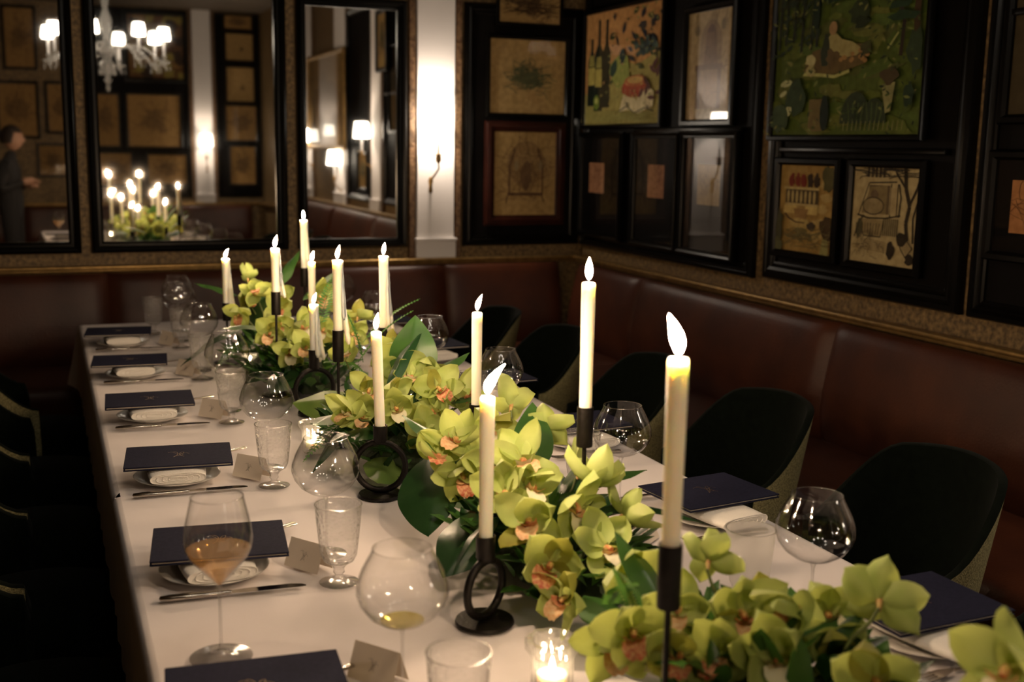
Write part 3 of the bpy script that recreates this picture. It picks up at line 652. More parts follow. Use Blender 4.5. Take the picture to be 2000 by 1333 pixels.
for lab,(a,b_) in (('long dining table hidden under the far white cloth',(2.50,4.94)),('long dining table hidden under the near white cloth',(.10,2.48))):
    t=top('dining_table',lab,'table',((X0+X1)/2,(a+b_)/2,0))
    L=(b_-a)/2; W=(X1-X0)/2
    G().rbox(-W+.012,W-.012,-L+.01,L-.01,.705,.742,.004,1).build('table_top', M_plinth, t)
    for sx in (-1,1):
        for sy in (-1,1): G().rbox(sx*(W-.12)-.03,sx*(W-.12)+.03,sy*(L-.15)-.03,sy*(L-.15)+.03,0,.706,.004,1).build('leg', M_leg, t)
cloth('tablecloth','white linen cloth on the far half of the table',2.484,4.96,TZ-.002,.262,1,(.02,1,1,1))
cloth('tablecloth','white linen cloth on the near half of the table',.06,2.4835,TZ-.0005,.262,4,(1,1,.02,1))

# ---------------------------------------------------------------- chairs
def chair_proto():
    t=top('dining_chair','', 'chair')
    # faces -X locally, centre at origin
    N=34; A=R(97)
    def htop(a):
        q=abs(a)
        if q<R(36): return .795-.012*(q/R(36))**2
        s=min(1,(q-R(36))/(A-R(36))); return .783-.19*(s*s*(3-2*s))
    def rad(z,inner,a=0): return (.215+.055*min(1,(z-.36)/.45))-(.020 if inner else 0)
    def pt(a,z,inner):
        r=rad(z,inner,a); lean=.05*max(0,(z-.45))
        return (r*math.cos(a)*1.0+lean, r*1.02*math.sin(a), z)
    def shell(inner):
        return lambda u,v: pt(-A+2*A*u, .36+(htop(-A+2*A*u)-.36-(.012 if inner else .012))*v, inner)
    G().sheet(shell(False),N,10).build('outer_shell',M_tweed,t,70)
    G().sheet(shell(True),N,10).build('backrest',M_velvet,t,70)
    g=G()
    ed=[(-A,.36+(htop(A)-.372)*k/6) for k in range(7)]+[(-A+2*A*i/N, htop(-A+2*A*i/N)-.012) for i in range(N+1)]+[(A,.36+(htop(A)-.372)*k/6) for k in range(6,-1,-1)]
    vs=[]
    for a,z in ed:
        o=Vector(pt(a,z,False)); i_=Vector(pt(a,z,True)); m=(o+i_)/2+Vector((0,0,.006))
        if z<htop(a)-.02: m=(o+i_)/2+Vector((-math.sin(abs(a))*.0-.01,0,0))
        vs+=[o,m,i_]
    fs=[]
    for k in range(len(ed)-1): fs+=[(3*k,3*k+1,3*k+4,3*k+3),(3*k+1,3*k+2,3*k+5,3*k+4)]
    g.add(vs,fs).build('piped_edge',M_velvet,t,70)
    g=G(); prof=[(.0001,.37),(.19,.37),(.205,.385),(.21,.42),(.20,.455),(.17,.47),(.0001,.475)]
    g.lathe(prof,28); g.xf(0,Matrix.Translation((-.045,0,0))@Matrix.Diagonal((1.12,1.02,1,1))); g.build('seat',M_velvet,t,50)
    for sx,sy in ((-.17,-.15),(-.17,.15),(.13,-.14),(.13,.14)):
        G().tube([(sx*.8,sy*.8,.37),(sx*1.15,sy*1.15,0)],[.018,.010],10).build('leg',M_leg,t)
    return t
ch=chair_proto()
RC=[(1.78,2.07,0,'black velvet tub chair on right side, beside nearest full place setting'),(1.77,2.77,.03,'black velvet tub chair on right side, second visible from the camera'),(1.74,3.43,-.02,'black velvet tub chair on right side, third visible from the camera'),(1.70,4.10,.05,'black velvet tub chair on right side, fourth from the camera behind tall thin candle'),(1.66,4.70,0,'black velvet tub chair on right side, farthest one near the corner'),(1.78,1.38,0,'black velvet tub chair on right side beyond the bottom right corner')]
LC=[(-.10,2.17,PI,'dark tub chair on left side nearest the camera'),(-.10,2.70,PI,'dark tub chair on left side, second from the camera'),(-.10,3.22,PI,'dark tub chair on left side, third from the camera'),(-.10,3.78,PI,'dark tub chair on left side, fourth from the camera'),(-.10,4.38,PI+.1,'dark tub chair on left side, farthest from the camera')]
for k,(x,y,rz,lab) in enumerate(RC+LC):
    gp='velvet tub chairs round the long table'
    if k==0: ch.location=(x,y,0); ch.rotation_euler=(0,0,rz); ch['label']=lab; ch['group']=gp
    else: dup(ch,(x,y,0),rz,lab,gp)

# ---------------------------------------------------------------- place settings
def scribble(g, cx, cy, z, s, flip=1):
    # an interlaced hand-drawn flourish: tall loops crossed by a long swash
    def st(pts, wd):
        vs=[]; fs=[]
        for i,(x,y) in enumerate(pts):
            a=pts[max(i-1,0)]; b_=pts[min(i+1,len(pts)-1)]; dx,dy=b_[0]-a[0],b_[1]-a[1]; L=math.hypot(dx,dy) or 1
            for q in (-1,1): vs.append((cx+flip*(x-dy/L*wd*q)*s, cy+flip*(y+dx/L*wd*q)*s, z))
        for i in range(len(pts)-1): fs.append((2*i,2*i+1,2*i+3,2*i+2))
        g.add(vs,fs)
    st([(-.5+.3*math.sin(t*2.0)+t*.16, .8*math.cos(t*1.4)-.05*t) for t in [k*.2 for k in range(32)]],.016)
    st([(-.9+t*.33, .25*math.sin(t*1.7)+.55-.12*t) for t in [k*.2 for k in range(28)]],.014)
    st([(.1+.25*math.cos(t), -.35+.30*math.sin(t)) for t in [k*.3 for k in range(20)]],.014)
def menu_proto():
    t=top('menu_folder','', 'menu')
    W,H=.115,.089
    G().rbox(-W,W,-H,H,.0055,.0085,.0012,1).build('front_cover',M_menu,t)
    G().rbox(-W,W,-H,H,0,.0028,.0012,1).build('back_cover',M_menu,t)
    G().box(-W+.004,W-.004,-H+.004,H-.004,.0028,.0055).build('pages',M_page,t)
    g=G(); scribble(g,0,.005,.0087,.026); g.build('gold_monogram',M_gold,t)
    return t
def plate_proto():
    t=top('side_plate','', 'plate')
    G().lathe([(.0001,.003),(.05,.003),(.055,.0),(.058,.003),(.092,.0125),(.094,.0145),(.091,.0150),(.060,.0075),(.052,.006),(.0001,.006)],48).build('plate_body',M_plate,t)
    return t
def napkin_proto():
    t=top('folded_napkin','', 'napkin')
    # layered folded linen: rounded oblong with rolled layers showing at the short end
    g=G(); L,W=.088,.062
    def fn(u,v):
        a=2*PI*u; r=1; cx=math.copysign(abs(math.cos(a))**.6,math.cos(a)); sz=math.copysign(abs(math.sin(a))**.8,math.sin(a))
        y=-L+2*L*v; k=1-.08*abs(2*v-1)**3
        return (W*cx*k, y, .0125+.0125*sz*k*(1+.05*math.sin(a*3+y*30)))
    g.sheet(fn,28,12)
    g.build('napkin_body',M_napkin,t,60)
    for e in (-1,1):
        g=G()
        for k in range(4):
            s=1-.22*k; P=[]
            for i in range(25):
                a=2*PI*i/24; P.append((W*.93*s*math.copysign(abs(math.cos(a))**.6,math.cos(a)), e*(L+.0006+.0007*(k%2)), .0125+.0112*s*math.copysign(abs(math.sin(a))**.8,math.sin(a))))
            g.tube(P,.0011,5,cap=False)
        P=[(W*.95*math.copysign(abs(math.cos(2*PI*i/24))**.6,math.cos(2*PI*i/24)), e*(L-.0005), .0125+.0115*math.sin(2*PI*i/24)) for i in range(24)]
        g.add(P,[tuple(range(24))])
        g.build('folded_edge',M_napkin,t,60)
    return t
def knife_proto():
    t=top('table_knife','', 'knife')
    g=G()
    sec=[(-.120,.0005,.0005),(-.118,.006,.004),(-.10,.0085,.0052),(-.05,.0078,.0048),(-.018,.0062,.0042),(-.013,.0050,.0036),(-.010,.0058,.0040),(-.004,.0048,.0034)]
    vs=[];n=12
    for x,a,b_ in sec:
        for i in range(n): q=2*PI*i/n; vs.append((x,a*math.cos(q),.0052+b_*math.sin(q)))
    g.add(vs,[(j*n+i,j*n+(i+1)%n,(j+1)*n+(i+1)%n,(j+1)*n+i) for j in range(len(sec)-1) for i in range(n)]+[tuple(range(n))]); g.build('handle',M_silver,t,60)
    g=G(); up=[(-.004,.005),(.02,.0075),(.06,.0085),(.095,.0075),(.112,.003),(.119,-.004)]; lo=[(-.004,-.005),(.02,-.0068),(.06,-.007),(.095,-.0068),(.112,-.0062),(.119,-.0045)]
    vs=[(x,y,.0062) for x,y in up]+[(x,y,.0045) for x,y in lo]+[(x,y,.0040) for x,y in up]; m_=len(up)
    fs=[(i,i+1,m_+i+1,m_+i) for i in range(m_-1)]+[(2*m_+i,m_+i,m_+i+1,2*m_+i+1) for i in range(m_-1)]+[(i,2*m_+i,2*m_+i+1,i+1) for i in range(m_-1)]
    g.add(vs,fs).build('blade',M_silver,t,30)
    return t
def fork_proto():
    t=top('table_fork','', 'fork')
    g=G(); P=[(-.10,.0042),(-.06,.0042),(-.02,.0045),(.01,.007),(.03,.006),(.045,.0045)]
    wds=[.0085,.006,.0035,.0035,.010,.0115]
    vs=[]
    for (x,z),w_ in zip(P,wds): vs+=[(x,-w_,z),(x,0,z+.0016),(x,w_,z),(x,w_*.9,z-.0022),(x,-w_*.9,z-.0022)]
    fs=[(5*k+i,5*k+(i+1)%5,5*k+5+(i+1)%5,5*k+5+i) for k in range(5) for i in range(5)]+[(4,3,2,1,0),(25,26,27,28,29)]
    g.add(vs,fs).build('handle',M_silver,t,50)
    g=G()
    for k in range(4):
        y=-.0098+.0065*k; g.tube([(.044,y,.0042),(.06,y,.003),(.08,y,.0045),(.098,y,.009)],[.0020,.0018,.0016,.0008],6)
    g.build('tines',M_silver,t,50)
    return t
def card_proto():
    t=top('place_card','', 'card')
    w_,h,s=.040,.048,.020
    for nm,sg in (('front_leaf',-1),('back_leaf',1)):
        g=G(); g.add([(-w_,sg*s,0),(w_,sg*s,0),(w_,0,h),(-w_,0,h)],[(0,1,2,3)]); g.add([(-w_,sg*(s-.0008),0),(w_,sg*(s-.0008),0),(w_,0,h-.0012),(-w_,0,h-.0012)],[(3,2,1,0)]); g.build(nm,M_paper,t,20)
    g=G(); scribble(g,0,0,0,.011); k=Matrix.Translation((0,-s*.52-.0005,h*.5))@Matrix.Rotation(math.atan2(h,s),4,'X'); g.xf(0,k); g.build('handwriting',M_ink,t)
    return t
def balloon_proto(wine=False):
    t=top('balloon_wine_glass','', 'glass')
    prof=[(.0012,.112),(.012,.1135),(.030,.120),(.046,.131),(.057,.146),(.0615,.160),(.0605,.174),(.055,.190),(.048,.204),(.0415,.216),(.0395,.222)]
    G().lathe(prof,40).build('bowl',M_glass,t,60)
    G().torus(.0395,.0007,40,6,Matrix.Translation((0,0,.222))@Matrix.Rotation(PI/2,4,'X')).build('rim',M_foot,t,60)
    G().lathe([(.0001,.002),(.036,.0012),(.0365,.0022),(.020,.0045),(.006,.008),(.003,.014),(.0022,.03),(.0020,.09),(.0026,.104),(.006,.112)],32).build('stem',M_foot,t,60)
    if wine: G().lathe([(.0012,.1128),(.012,.1143),(.029,.1210),(.0295,.1215),(.0001,.1215)],32).build('wine',M_wine2,t,60)
    return t
def goblet_proto(name='water_goblet',m=None):
    t=top(name,'', 'glass')
    prof=[(.0001,.036),(.016,.037),(.026,.042),(.031,.052),(.034,.075),(.0375,.11),(.040,.142)]
    G().lathe(prof,40).build('bowl',m or M_goblet,t,60)
    G().torus(.040,.0010,40,6,Matrix.Translation((0,0,.142))@Matrix.Rotation(PI/2,4,'X')).build('rim',M_foot,t,60)
    G().lathe([(.0001,.003),(.033,.0018),(.034,.0030),(.020,.007),(.008,.012),(.0065,.017),(.010,.021),(.0085,.026),(.011,.031),(.016,.036)],32).build('foot',M_foot,t,60)
    return t
mp,pp,np_,kp,fp,cp,bp_,gp_=menu_proto(),plate_proto(),napkin_proto(),knife_proto(),fork_proto(),card_proto(),balloon_proto(),goblet_proto()
used=set()
def place(proto, loc, rz, label, group):
    if proto.name in used: return dup(proto,loc,rz,label,group)
    used.add(proto.name); proto.location=loc; proto.rotation_euler=(0,0,rz); proto['label']=label; proto['group']=group; return proto
Zc=TZ+.0035
ordn={1:'nearest the camera, cut by bottom edge',2:'second from the camera',3:'third from the camera',4:'fourth from the camera',5:'fifth from the camera',6:'sixth from the camera, at the far end'}
rows=[1.37,1.985,2.585,3.20,3.81,4.41]
mdx=[.0,.006,.0,-.012,-.022,-.022]
for k,y in enumerate(rows):
    o=ordn[k+1]; j=lambda s=.01: random.uniform(-s,s)
    place(pp,(.245,y-.025,Zc),0,'white side plate on left side, '+o,'side plates')
    place(np_,(.240+j(.004),y-.024,Zc+.0155),R(j(3)),'folded white napkin on left side, '+o,'folded napkins')
    place(mp,(.252+mdx[k]-(.027 if k==0 else 0),y+(.03 if k==0 else 0),Zc+.0425),R((-5,-7,-6,-3,-5,-6)[k]),'navy menu folder on left side, '+o,'navy menu folders')
    place(kp,(.262,y-.135,Zc),R((-2,-4,-2,-3,-3,-2)[k]),'steel table knife on left side, '+o,'table knives')
    place(fp,(.333,y+.102,Zc+.012),R(208 if k in (0,1,2) else 200),'steel fork partly under menu on left side, '+o,'table forks')
    place(cp,(.405,y-.055+(.155 if k==0 else 0)+j(.006),Zc),R(-52+j(8)),'cream tent place card on left side, '+o,'place cards')
    place(gp_,(.438,y-.145,Zc),j(1),'textured water goblet on left side, '+o,'water goblets')
    if k>0: place(bp_,(.450,y+.0,Zc),j(1),'empty balloon wine glass on left side, '+o,'balloon wine glasses')
bw=balloon_proto(True); bw.location=(.415,1.385,Zc); bw['label']='balloon wine glass holding a little pale wine at bottom centre'; bw['group']='balloon wine glasses'
rrows=[1.335,1.955,2.585,3.20,3.81,4.40]
for k,y in enumerate(rrows):
    o=ordn[k+1].replace('cut by bottom edge','at lower right'); j=lambda s=.01: random.uniform(-s,s)
    place(pp,(1.232,y-.03,Zc),0,'white side plate on right side, '+o,'side plates')
    place(np_,(1.225+j(.004),y-.055,Zc+.0155),R(10+j(3)),'folded white napkin on right side, '+o,'folded napkins')
    place(mp,(1.246,y+.005,Zc+.0425),R((2,7,4,3,5,4)[k]),'navy menu folder on right side, '+o,'navy menu folders')
    place(fp,(1.20,y-.135,Zc),R(180+4),'steel fork beside plate on right side, '+o,'table forks')
    place(kp,(1.22,y+.15,Zc),R(180+3),'steel table knife beyond menu on right side, '+o,'table knives')
    place(cp,(1.035,y-.10,Zc),R(40+j(8)),'cream tent place card on right side, '+o,'place cards')
    place(bp_,(1.088,(1.40,2.05,2.74,3.34,3.96,4.5)[k],Zc),j(1),'empty balloon wine glass on right side, '+o,'balloon wine glasses')
    if k>0: place(gp_,((1.048,(1.40,2.05,2.74,3.34,3.96,4.5)[k]+.105,Zc)),j(1),'textured water goblet on right side, '+o,'water goblets')
tg=goblet_proto('water_tumbler',M_tumbler); tg.location=(1.035,1.495,Zc); tg['label']='frosted water glass at lower right behind the orchids'
# the head of the table
place(gp_,(.372,4.62,Zc),0,'textured water goblet at the far head of the table, left','water goblets')
place(bp_,(.47,4.66,Zc),0,'empty balloon wine glass at the far head of the table','balloon wine glasses')
# glass of white wine at lower left
t=top('white_wine_glass','tulip glass half full of amber-pale wine, lower left of table','glass',(.208,1.614,Zc))
G().lathe([(.0012,.110),(.006,.114),(.014,.124),(.028,.140),(.041,.155),(.0475,.170),(.049,.184),(.0465,.204),(.0415,.226),(.037,.246)],44).build('bowl',M_glass,t,60)
G().torus(.037,.0007,44,6,Matrix.Translation((0,0,.246))@Matrix.Rotation(PI/2,4,'X')).build('rim',M_foot,t,60)
G().lathe([(.0001,.002),(.045,.0012),(.0455,.0022),(.025,.0045),(.007,.009),(.003,.018),(.0022,.03),(.0020,.09),(.0026,.104),(.005,.111)],36).build('stem',M_foot,t,60)
G().lathe([(.0008,.112),(.0052,.1155),(.013,.1255),(.027,.1412),(.0398,.156),(.0455,.1680),(.0001,.1680)],44).build('wine',M_wine,t,60)

# ---------------------------------------------------------------- candles and holders
CR=.0118
DR=Vector((.927,-.376,0))
def flame(g, h, lean):
    prof=[(0,.0),(.0022,.002),(.0040,.007),(.0048,.012),(.0042,.018),(.0028,.024),(.0012,.029),(0,.032)]
    n=10; vs=[]
    for r,z in prof:
        q=z/.032
        for i in range(n):
            a=2*PI*i/n; vs.append((max(r,.0001)*1.32*math.cos(a)*h/.032+lean[0]*q*q, max(r,.0001)*1.32*math.sin(a)*h/.032+lean[1]*q*q, z*1.12*h/.032))
    g.add(vs,[(j*n+i,j*n+(i+1)%n,(j+1)*n+(i+1)%n,(j+1)*n+i) for j in range(len(prof)-1) for i in range(n)])
def candle(lab, x,y,z0,z1, rr=CR, lean=(0,0), h=.032, drip=0, taper=.93, tilt=0):
    t=top('taper_candle',lab,'candle',(x,y,z0-.014),0,'lit taper candles')
    if tilt: t.rotation_euler=(0,R(tilt),0)
    H=z1-z0+.014
    g=G(); rt=rr; rb=rr*taper
    if drip: prof=[(.0001,0),(rb,0),(rb,H*.3),(rr,H*.8),(rt*1.04,H-.006),(rt*1.1,H-.001),(rt*.9,H),(rt*.6,H-.003),(.0001,H-.004)]
    else: prof=[(.0001,0),(rb,0),(rb,H*.3),(rr,H*.8),(rt,H-.004),(rt*.92,H-.0008),(rt*.7,H),(.0001,H-.0015)]
    g.lathe(prof,24); g.build('wax_body',M_wax,t,60)
    G().tube([(0,0,H-.003),(.0006,0,H+.004),(lean[0]*.1,lean[1]*.1,H+.009)],.0008,5).build('wick',M_wick,t)
    g=G(); flame(g,h,lean); g.xf(0,Matrix.Translation((0,0,H+.004))); o=g.build('flame',M_flame,t,80)
    if drip:
        # frozen runs of wax down the side that faces away from the draught
        g=G(); rnd=random.Random(int(x*1e4))
        for q in range(4 if drip<2 else 8):
            ang=math.atan2(DR.y,DR.x)+(0 if q==0 else rnd.uniform(-.5,.5)*(1 if drip<2 else 2.5))
            L=H*rnd.uniform(.75,1.05)+(.02 if q==0 else 0)
            if drip==2: L=H*rnd.uniform(.8,1.0)+.03
            P=[];rs=[]; m_=16; wd=rnd.uniform(.0045,.0065)
            for i in range(m_+1):
                s=i/m_; z=H-.002-L*s
                out=rr*.9+(.016 if q==0 else .006)*s*s+rnd.uniform(-.0006,.0006)
                P.append((out*math.cos(ang),out*math.sin(ang),z)); rs.append(wd*(.5+.9*s-.25*s*s+rnd.uniform(-.1,.18))*(1 if i<m_ else .5))
            g.tube(P,rs,7)
        g.build('wax_drips',M_drip,t,80)
    return t
def holder_stem(lab,x,y,zt,zb):
    t=top('candle_holder',lab,'candle holder',(x,y,Zc),0,'tall iron stem candle holders')
    G().lathe([(.0001,0),(.046,0),(.047,.002),(.046,.0045),(.008,.006),(.0001,.006)],32).build('base',M_iron,t)
    G().lathe([(.0038,.005),(.0038,zb-Zc+.002)],10).build('stem',M_iron,t)
    G().lathe([(.0001,zb-Zc),(.0135,zb-Zc),(.0140,zb-Zc+.002),(.0140,zt-Zc),(.0122,zt-Zc),(.0122,zt-Zc-.02),(.0001,zt-Zc-.02)],20).build('socket',M_iron,t,30)
def holder_ring(lab,x,y,zt,zb,rz,rr=None):
    t=top('candle_holder',lab,'candle holder',(x,y,Zc),rz,'short iron ring candle holders')
    G().lathe([(.0001,0),(.046,0),(.0475,.002),(.046,.0065),(.0001,.0075)],32).build('base',M_iron,t)
    h=zb-Zc-.005; r0=h/2
    g=G(); g.torus(r0-.0065,.0068,40,10,Matrix.Translation((0,0,.006+r0))); g.build('ring',M_iron,t,60)
    G().lathe([(.0001,zb-Zc-.006),(.013,zb-Zc-.004),(.0150,zb-Zc),(.0158,zt-Zc),(.0132,zt-Zc),(.0130,zt-Zc-.02),(.0001,zt-Zc-.02)],20).build('socket',M_iron,t,30)
cands=[ # x,y,top,bottom,socket bottom,type,lean,h,drip,label
 (.644,1.086,1.271,1.055,.978,'s',(-.012,.004),.040,0,'tallest foreground taper candle at lower right'),
 (.832,1.702,1.279,1.067,.998,'s',(0,0),.034,0,'tall straight candle right of centre, in front of the room corner'),
 (.615,1.600,1.121,.898,.862,'r',(.024,-.010),.042,0,'foreground candle in ring holder, flame blown to the right'),
 (.865,2.320,1.141,.935,.900,'r',(.010,-.004),.032,0,'slim clean candle right of centre beside a balloon glass'),
 (.640,2.300,1.112,.909,.878,'r',(.006,0),.032,0,'leaning candle in round ring holder, centre of table'),
 (.673,3.096,1.061,.935,.885,'r',(.008,-.003),.026,2,'shortest candle, thickly coated with dripped wax'),
 (.658,2.750,1.218,1.044,.965,'s',(.006,-.002),.030,1,'thick dripping candle on thin stem, centre left'),
 (.619,3.362,1.194,1.066,.997,'s',(.006,-.002),.030,1,'dripping candle on thin stem above orchids at left'),
 (.555,3.921,1.112,.961,.900,'s',(.010,-.004),.026,1,'leftmost candle of the whole group'),
 (.837,3.992,1.234,1.066,.999,'s',(-.002,0),.026,1,'tallest far candle, in front of the mirror frame'),
 (.792,3.661,1.120,.973,.925,'s',(.006,-.002),.028,0,'plain far candle right behind the shortest one'),
 (.831,2.949,1.206,1.013,.942,'s',(.004,0),.028,1,'candle with long side drip, in front of the back banquette'),
 (.52,.32,1.29,1.08,1.0,'s',(0,0),.034,0,'candle out of frame near the camera, seen only in the mirror')]
for (x,y,zt,zb,zs,ty,ln,h,dr,lab) in cands:
    candle(lab,x,y,zb,zt,CR*(1.03 if dr else 1.0),ln,h,dr,tilt=(-2.2 if (x,y)==(.640,2.300) else 0))
    hl='iron candle holder under the '+lab.split(',')[0]
    if ty=='s': holder_stem(hl.replace('iron','tall thin iron'),x,y,zb,zs)
    else: holder_ring(hl.replace('iron','iron ring'),x,y,zb,zs,{.615:R(32),.865:R(30),.640:R(-22),.673:R(10)}[x])

# ---------------------------------------------------------------- votives
def votive(lab,x,y):
    t=top('votive_holder',lab,'candle',(x,y,Zc),random.uniform(0,1),'cut glass votives')
    fl=lambda a,z: 1+.075*abs(math.cos(a*5))-.04
    g=G(); g.lathe([(.0001,.001),(.026,.001),(.029,.004),(.0295,.03),(.030,.055),(.034,.062),(.0385,.068),(.0385,.075),(.036,.078),(.027,.077),(.0255,.070),(.0245,.03),(.0235,.014),(.0001,.012)],60,flute=fl); g.build('faceted_glass',M_votive,t,22)
    G().lathe([(.0001,.013),(.021,.013),(.021,.028),(.0001,.029)],20).build('tealight_wax',M_wax,t)
    g=G(); flame(g,.020,(0,0)); g.xf(0,Matrix.Translation((0,0,.030))); g.build('flame',M_votlight,t,80)
votive('cut glass votive with glowing candle, bottom centre foreground',.620,1.350)
votive('cut glass votive on left of orchids, beside leaning candle',.583,2.690)
votive('cut glass votive at left of far orchids',.604,3.75)
votive('cut glass votive hidden among far orchids on right',.93,3.05)

# ---------------------------------------------------------------- orchids and foliage
def petal_mesh(L,W,cup,tipc,fold,seed):
    rnd=random.Random(seed); g=G(); ph=rnd.uniform(0,6)
    def fn(u,v):
        a=2*u-1; wv=W*(math.sin(PI*min(1,v*.93+.07)**.85))**.62*(1 if v<.999 else .25)
        if v<.12: wv*=.35+.65*v/.12
        x=a*wv; y=cup*(a*a)*W*1.0 - fold*math.sin(v*PI*.9)*L*.16 + tipc*v*v*L + .0012*math.sin(9*v+ph)*abs(a)
        return (x,-y,v*L)
    g.sheet(fn,6,7)
    me=g.build('tmp',M_petal,None,80); m_=me.data; bpy.data.objects.remove(me); return m_
def cpy(me,mt):
    n=me.copy(); n.materials.clear(); n.materials.append(mt); return n
P_sep=[petal_mesh(.058,.0215,.35,.10,.5,1),petal_mesh(.056,.024,.6,-.22,.8,2),petal_mesh(.060,.0205,.30,.40,.3,3),petal_mesh(.055,.0225,.8,.15,.9,6)]
P_pet=[petal_mesh(.056,.0245,.45,.30,.5,4),petal_mesh(.053,.026,.7,-.10,.9,5),petal_mesh(.058,.0225,.9,.45,.4,7)]
P_sep2=[cpy(m_,M_petal2) for m_ in P_sep]
def lip_mesh(m1,m2,seed):
    g=G(); rnd=random.Random(seed)
    def side(s):
        def fn(u,v):
            a=-.2+1.5*u; r=.010+.004*v
            return (s*r*math.sin(a)*1.15, -.004-.024*v, -.004-r*math.cos(a)*.9+.006*v)
        return fn
    for s in (-1,1): g.sheet(side(s),5,5,0)
    def tongue(u,v):
        a=2*u-1; wv=.006+.012*math.sin(PI*min(1,.25+.75*v)*.8)
        return (a*wv+.0005*math.sin(v*20), -.016-.020*math.sin(v*1.5), -.012-.024*(v**1.6)+.003*a*a+.0018*math.sin(a*7+v*9))
    g.sheet(tongue,8,8,1)
    o=g.build('tmp',[m1,m2],None,80); m_=o.data; bpy.data.objects.remove(o); return m_
LIPS=[lip_mesh(M_lip,M_lipred,1),lip_mesh(M_lip,M_white,2),lip_mesh(M_white,M_lip,3),lip_mesh(M_lipred,M_lip,4)]
def col_mesh():
    g=G(); g.tube([(0,.012,-.004),(0,.004,0),(0,-.006,.001),(0,-.014,-.002),(0,-.019,-.006)],[.0022,.0035,.0048,.0050,.0038],8)
    o=g.build('tmp',M_column,None,80); m_=o.data; bpy.data.objects.remove(o); return m_
COLM=col_mesh()
def obj(name,me,parent,M):
    o=bpy.data.objects.new(name,me); COL.objects.link(o); o.parent=parent; o.matrix_local=M; return o
def bloom(parent, pos, face, s=1.0, roll=0, seed=0, lip=None, open_=1.0, back=False):
    rnd=random.Random(seed*13+5)
    f=Vector(face).normalized()
    q=(-f).to_track_quat('Y','Z')       # local -Y looks along f
    M=Matrix.Translation(Vector(pos)-parent.location)@q.to_matrix().to_4x4()@Matrix.Rotation(roll,4,'Y')@Matrix.Scale(s,4)
    b_=obj('orchid_bloom',COLM,parent,M)
    for k,a in enumerate((0,66,-66,138,-138)):
        me=(rnd.choice(P_pet) if k in (1,2) else rnd.choice(P_sep2 if rnd.random()<.22 else P_sep))
        tilt=rnd.uniform(-.05,.55)*(2-open_)+(.5 if k==0 and rnd.random()<.6 else 0)+(.35 if rnd.random()<.2 else 0)
        L=Matrix.Rotation(R(a+rnd.uniform(-14,14)),4,'Y')@Matrix.Translation((0,0,.003))@Matrix.Rotation(tilt,4,'X')@Matrix.Rotation(rnd.uniform(-.45,.45),4,'Z')@Matrix.Scale(rnd.uniform(.92,1.1),4)
        obj('petal',me,b_,L)
    obj('lip',LIPS[lip if lip is not None else rnd.randrange(4)],b_,Matrix.Scale(.95,4))
    return b_
def leaf_mesh(L,W,fold,droop,mt,nm):
    g=G()
    def fn(u,v):
        a=2*u-1; wv=W*math.sin(PI*v**.75)**.85 if 0<v<1 else .0005
        return (a*wv, fold*abs(a)*wv, v*L*(1-.1*droop*v)) if False else (a*wv, -fold*abs(a)*wv - droop*L*v*v + .002*math.sin(v*14)*abs(a), v*L)
    g.sheet(fn,8,14); o=g.build('tmp',mt,None,80); m_=o.data; bpy.data.objects.remove(o); return m_
LF={'broad':leaf_mesh(.19,.070,.25,.25,M_leafd,'b'),'pale':leaf_mesh(.15,.048,.35,.20,M_leafl,'p'),'mid':leaf_mesh(.15,.038,.3,.3,M_leafm,'m'),'lance':leaf_mesh(.20,.020,.5,.45,M_leafd,'l'),'stripe':leaf_mesh(.14,.05,.3,.2,M_leafm,'s')}
def fern_mesh():
    g=G(); n=22; L=.20
    pts=[(0,-.10*(i/n)**2*L*3,i/n*L) for i in range(n+1)]; g.tube(pts,.0011,4)
    for i in range(2,n):
        s=i/n; ln=.030*math.sin(PI*(.12+.88*s))**.8*(1.1-s*.5)
        for sg in (-1,1):
            x,y,z=pts[i]; g.add([(x,y,z),(x+sg*ln*.5,y+.002,z-.0035+ln*.2),(x+sg*ln,y-.004,z+ln*.45),(x+sg*ln*.5,y+.001,z+.0045+ln*.2)],[(0,1,2,3)])
    o=g.build('tmp',M_fern,None,80); m_=o.data; bpy.data.objects.remove(o); return m_
FERN=fern_mesh()
def leaf(parent,kind,base,dirn,up=(0,0,1),s=1.0,name='leaf'):
    d=Vector(dirn).normalized(); u=Vector(up); x=d.cross(u)
    if x.length<.05: x=Vector((1,0,0))
    x.normalize(); n=x.cross(d)          # local Z along d, local Y towards n
    M=Matrix(((x.x,n.x,d.x,0),(x.y,n.y,d.y,0),(x.z,n.z,d.z,0),(0,0,0,1)))
    return obj(name, FERN if kind=='fern' else LF[kind], parent, Matrix.Translation(Vector(base)-parent.location)@M@Matrix.Scale(s,4))
CAMV=Vector((0,0,1.5))
def facing(p,spread,seed,updown=0):
    rnd=random.Random(seed); v=(CAMV-Vector(p)).normalized()
    v+=Vector((rnd.uniform(-1,1),rnd.uniform(-1,1),rnd.uniform(-.9,.6)+updown))*spread
    return v
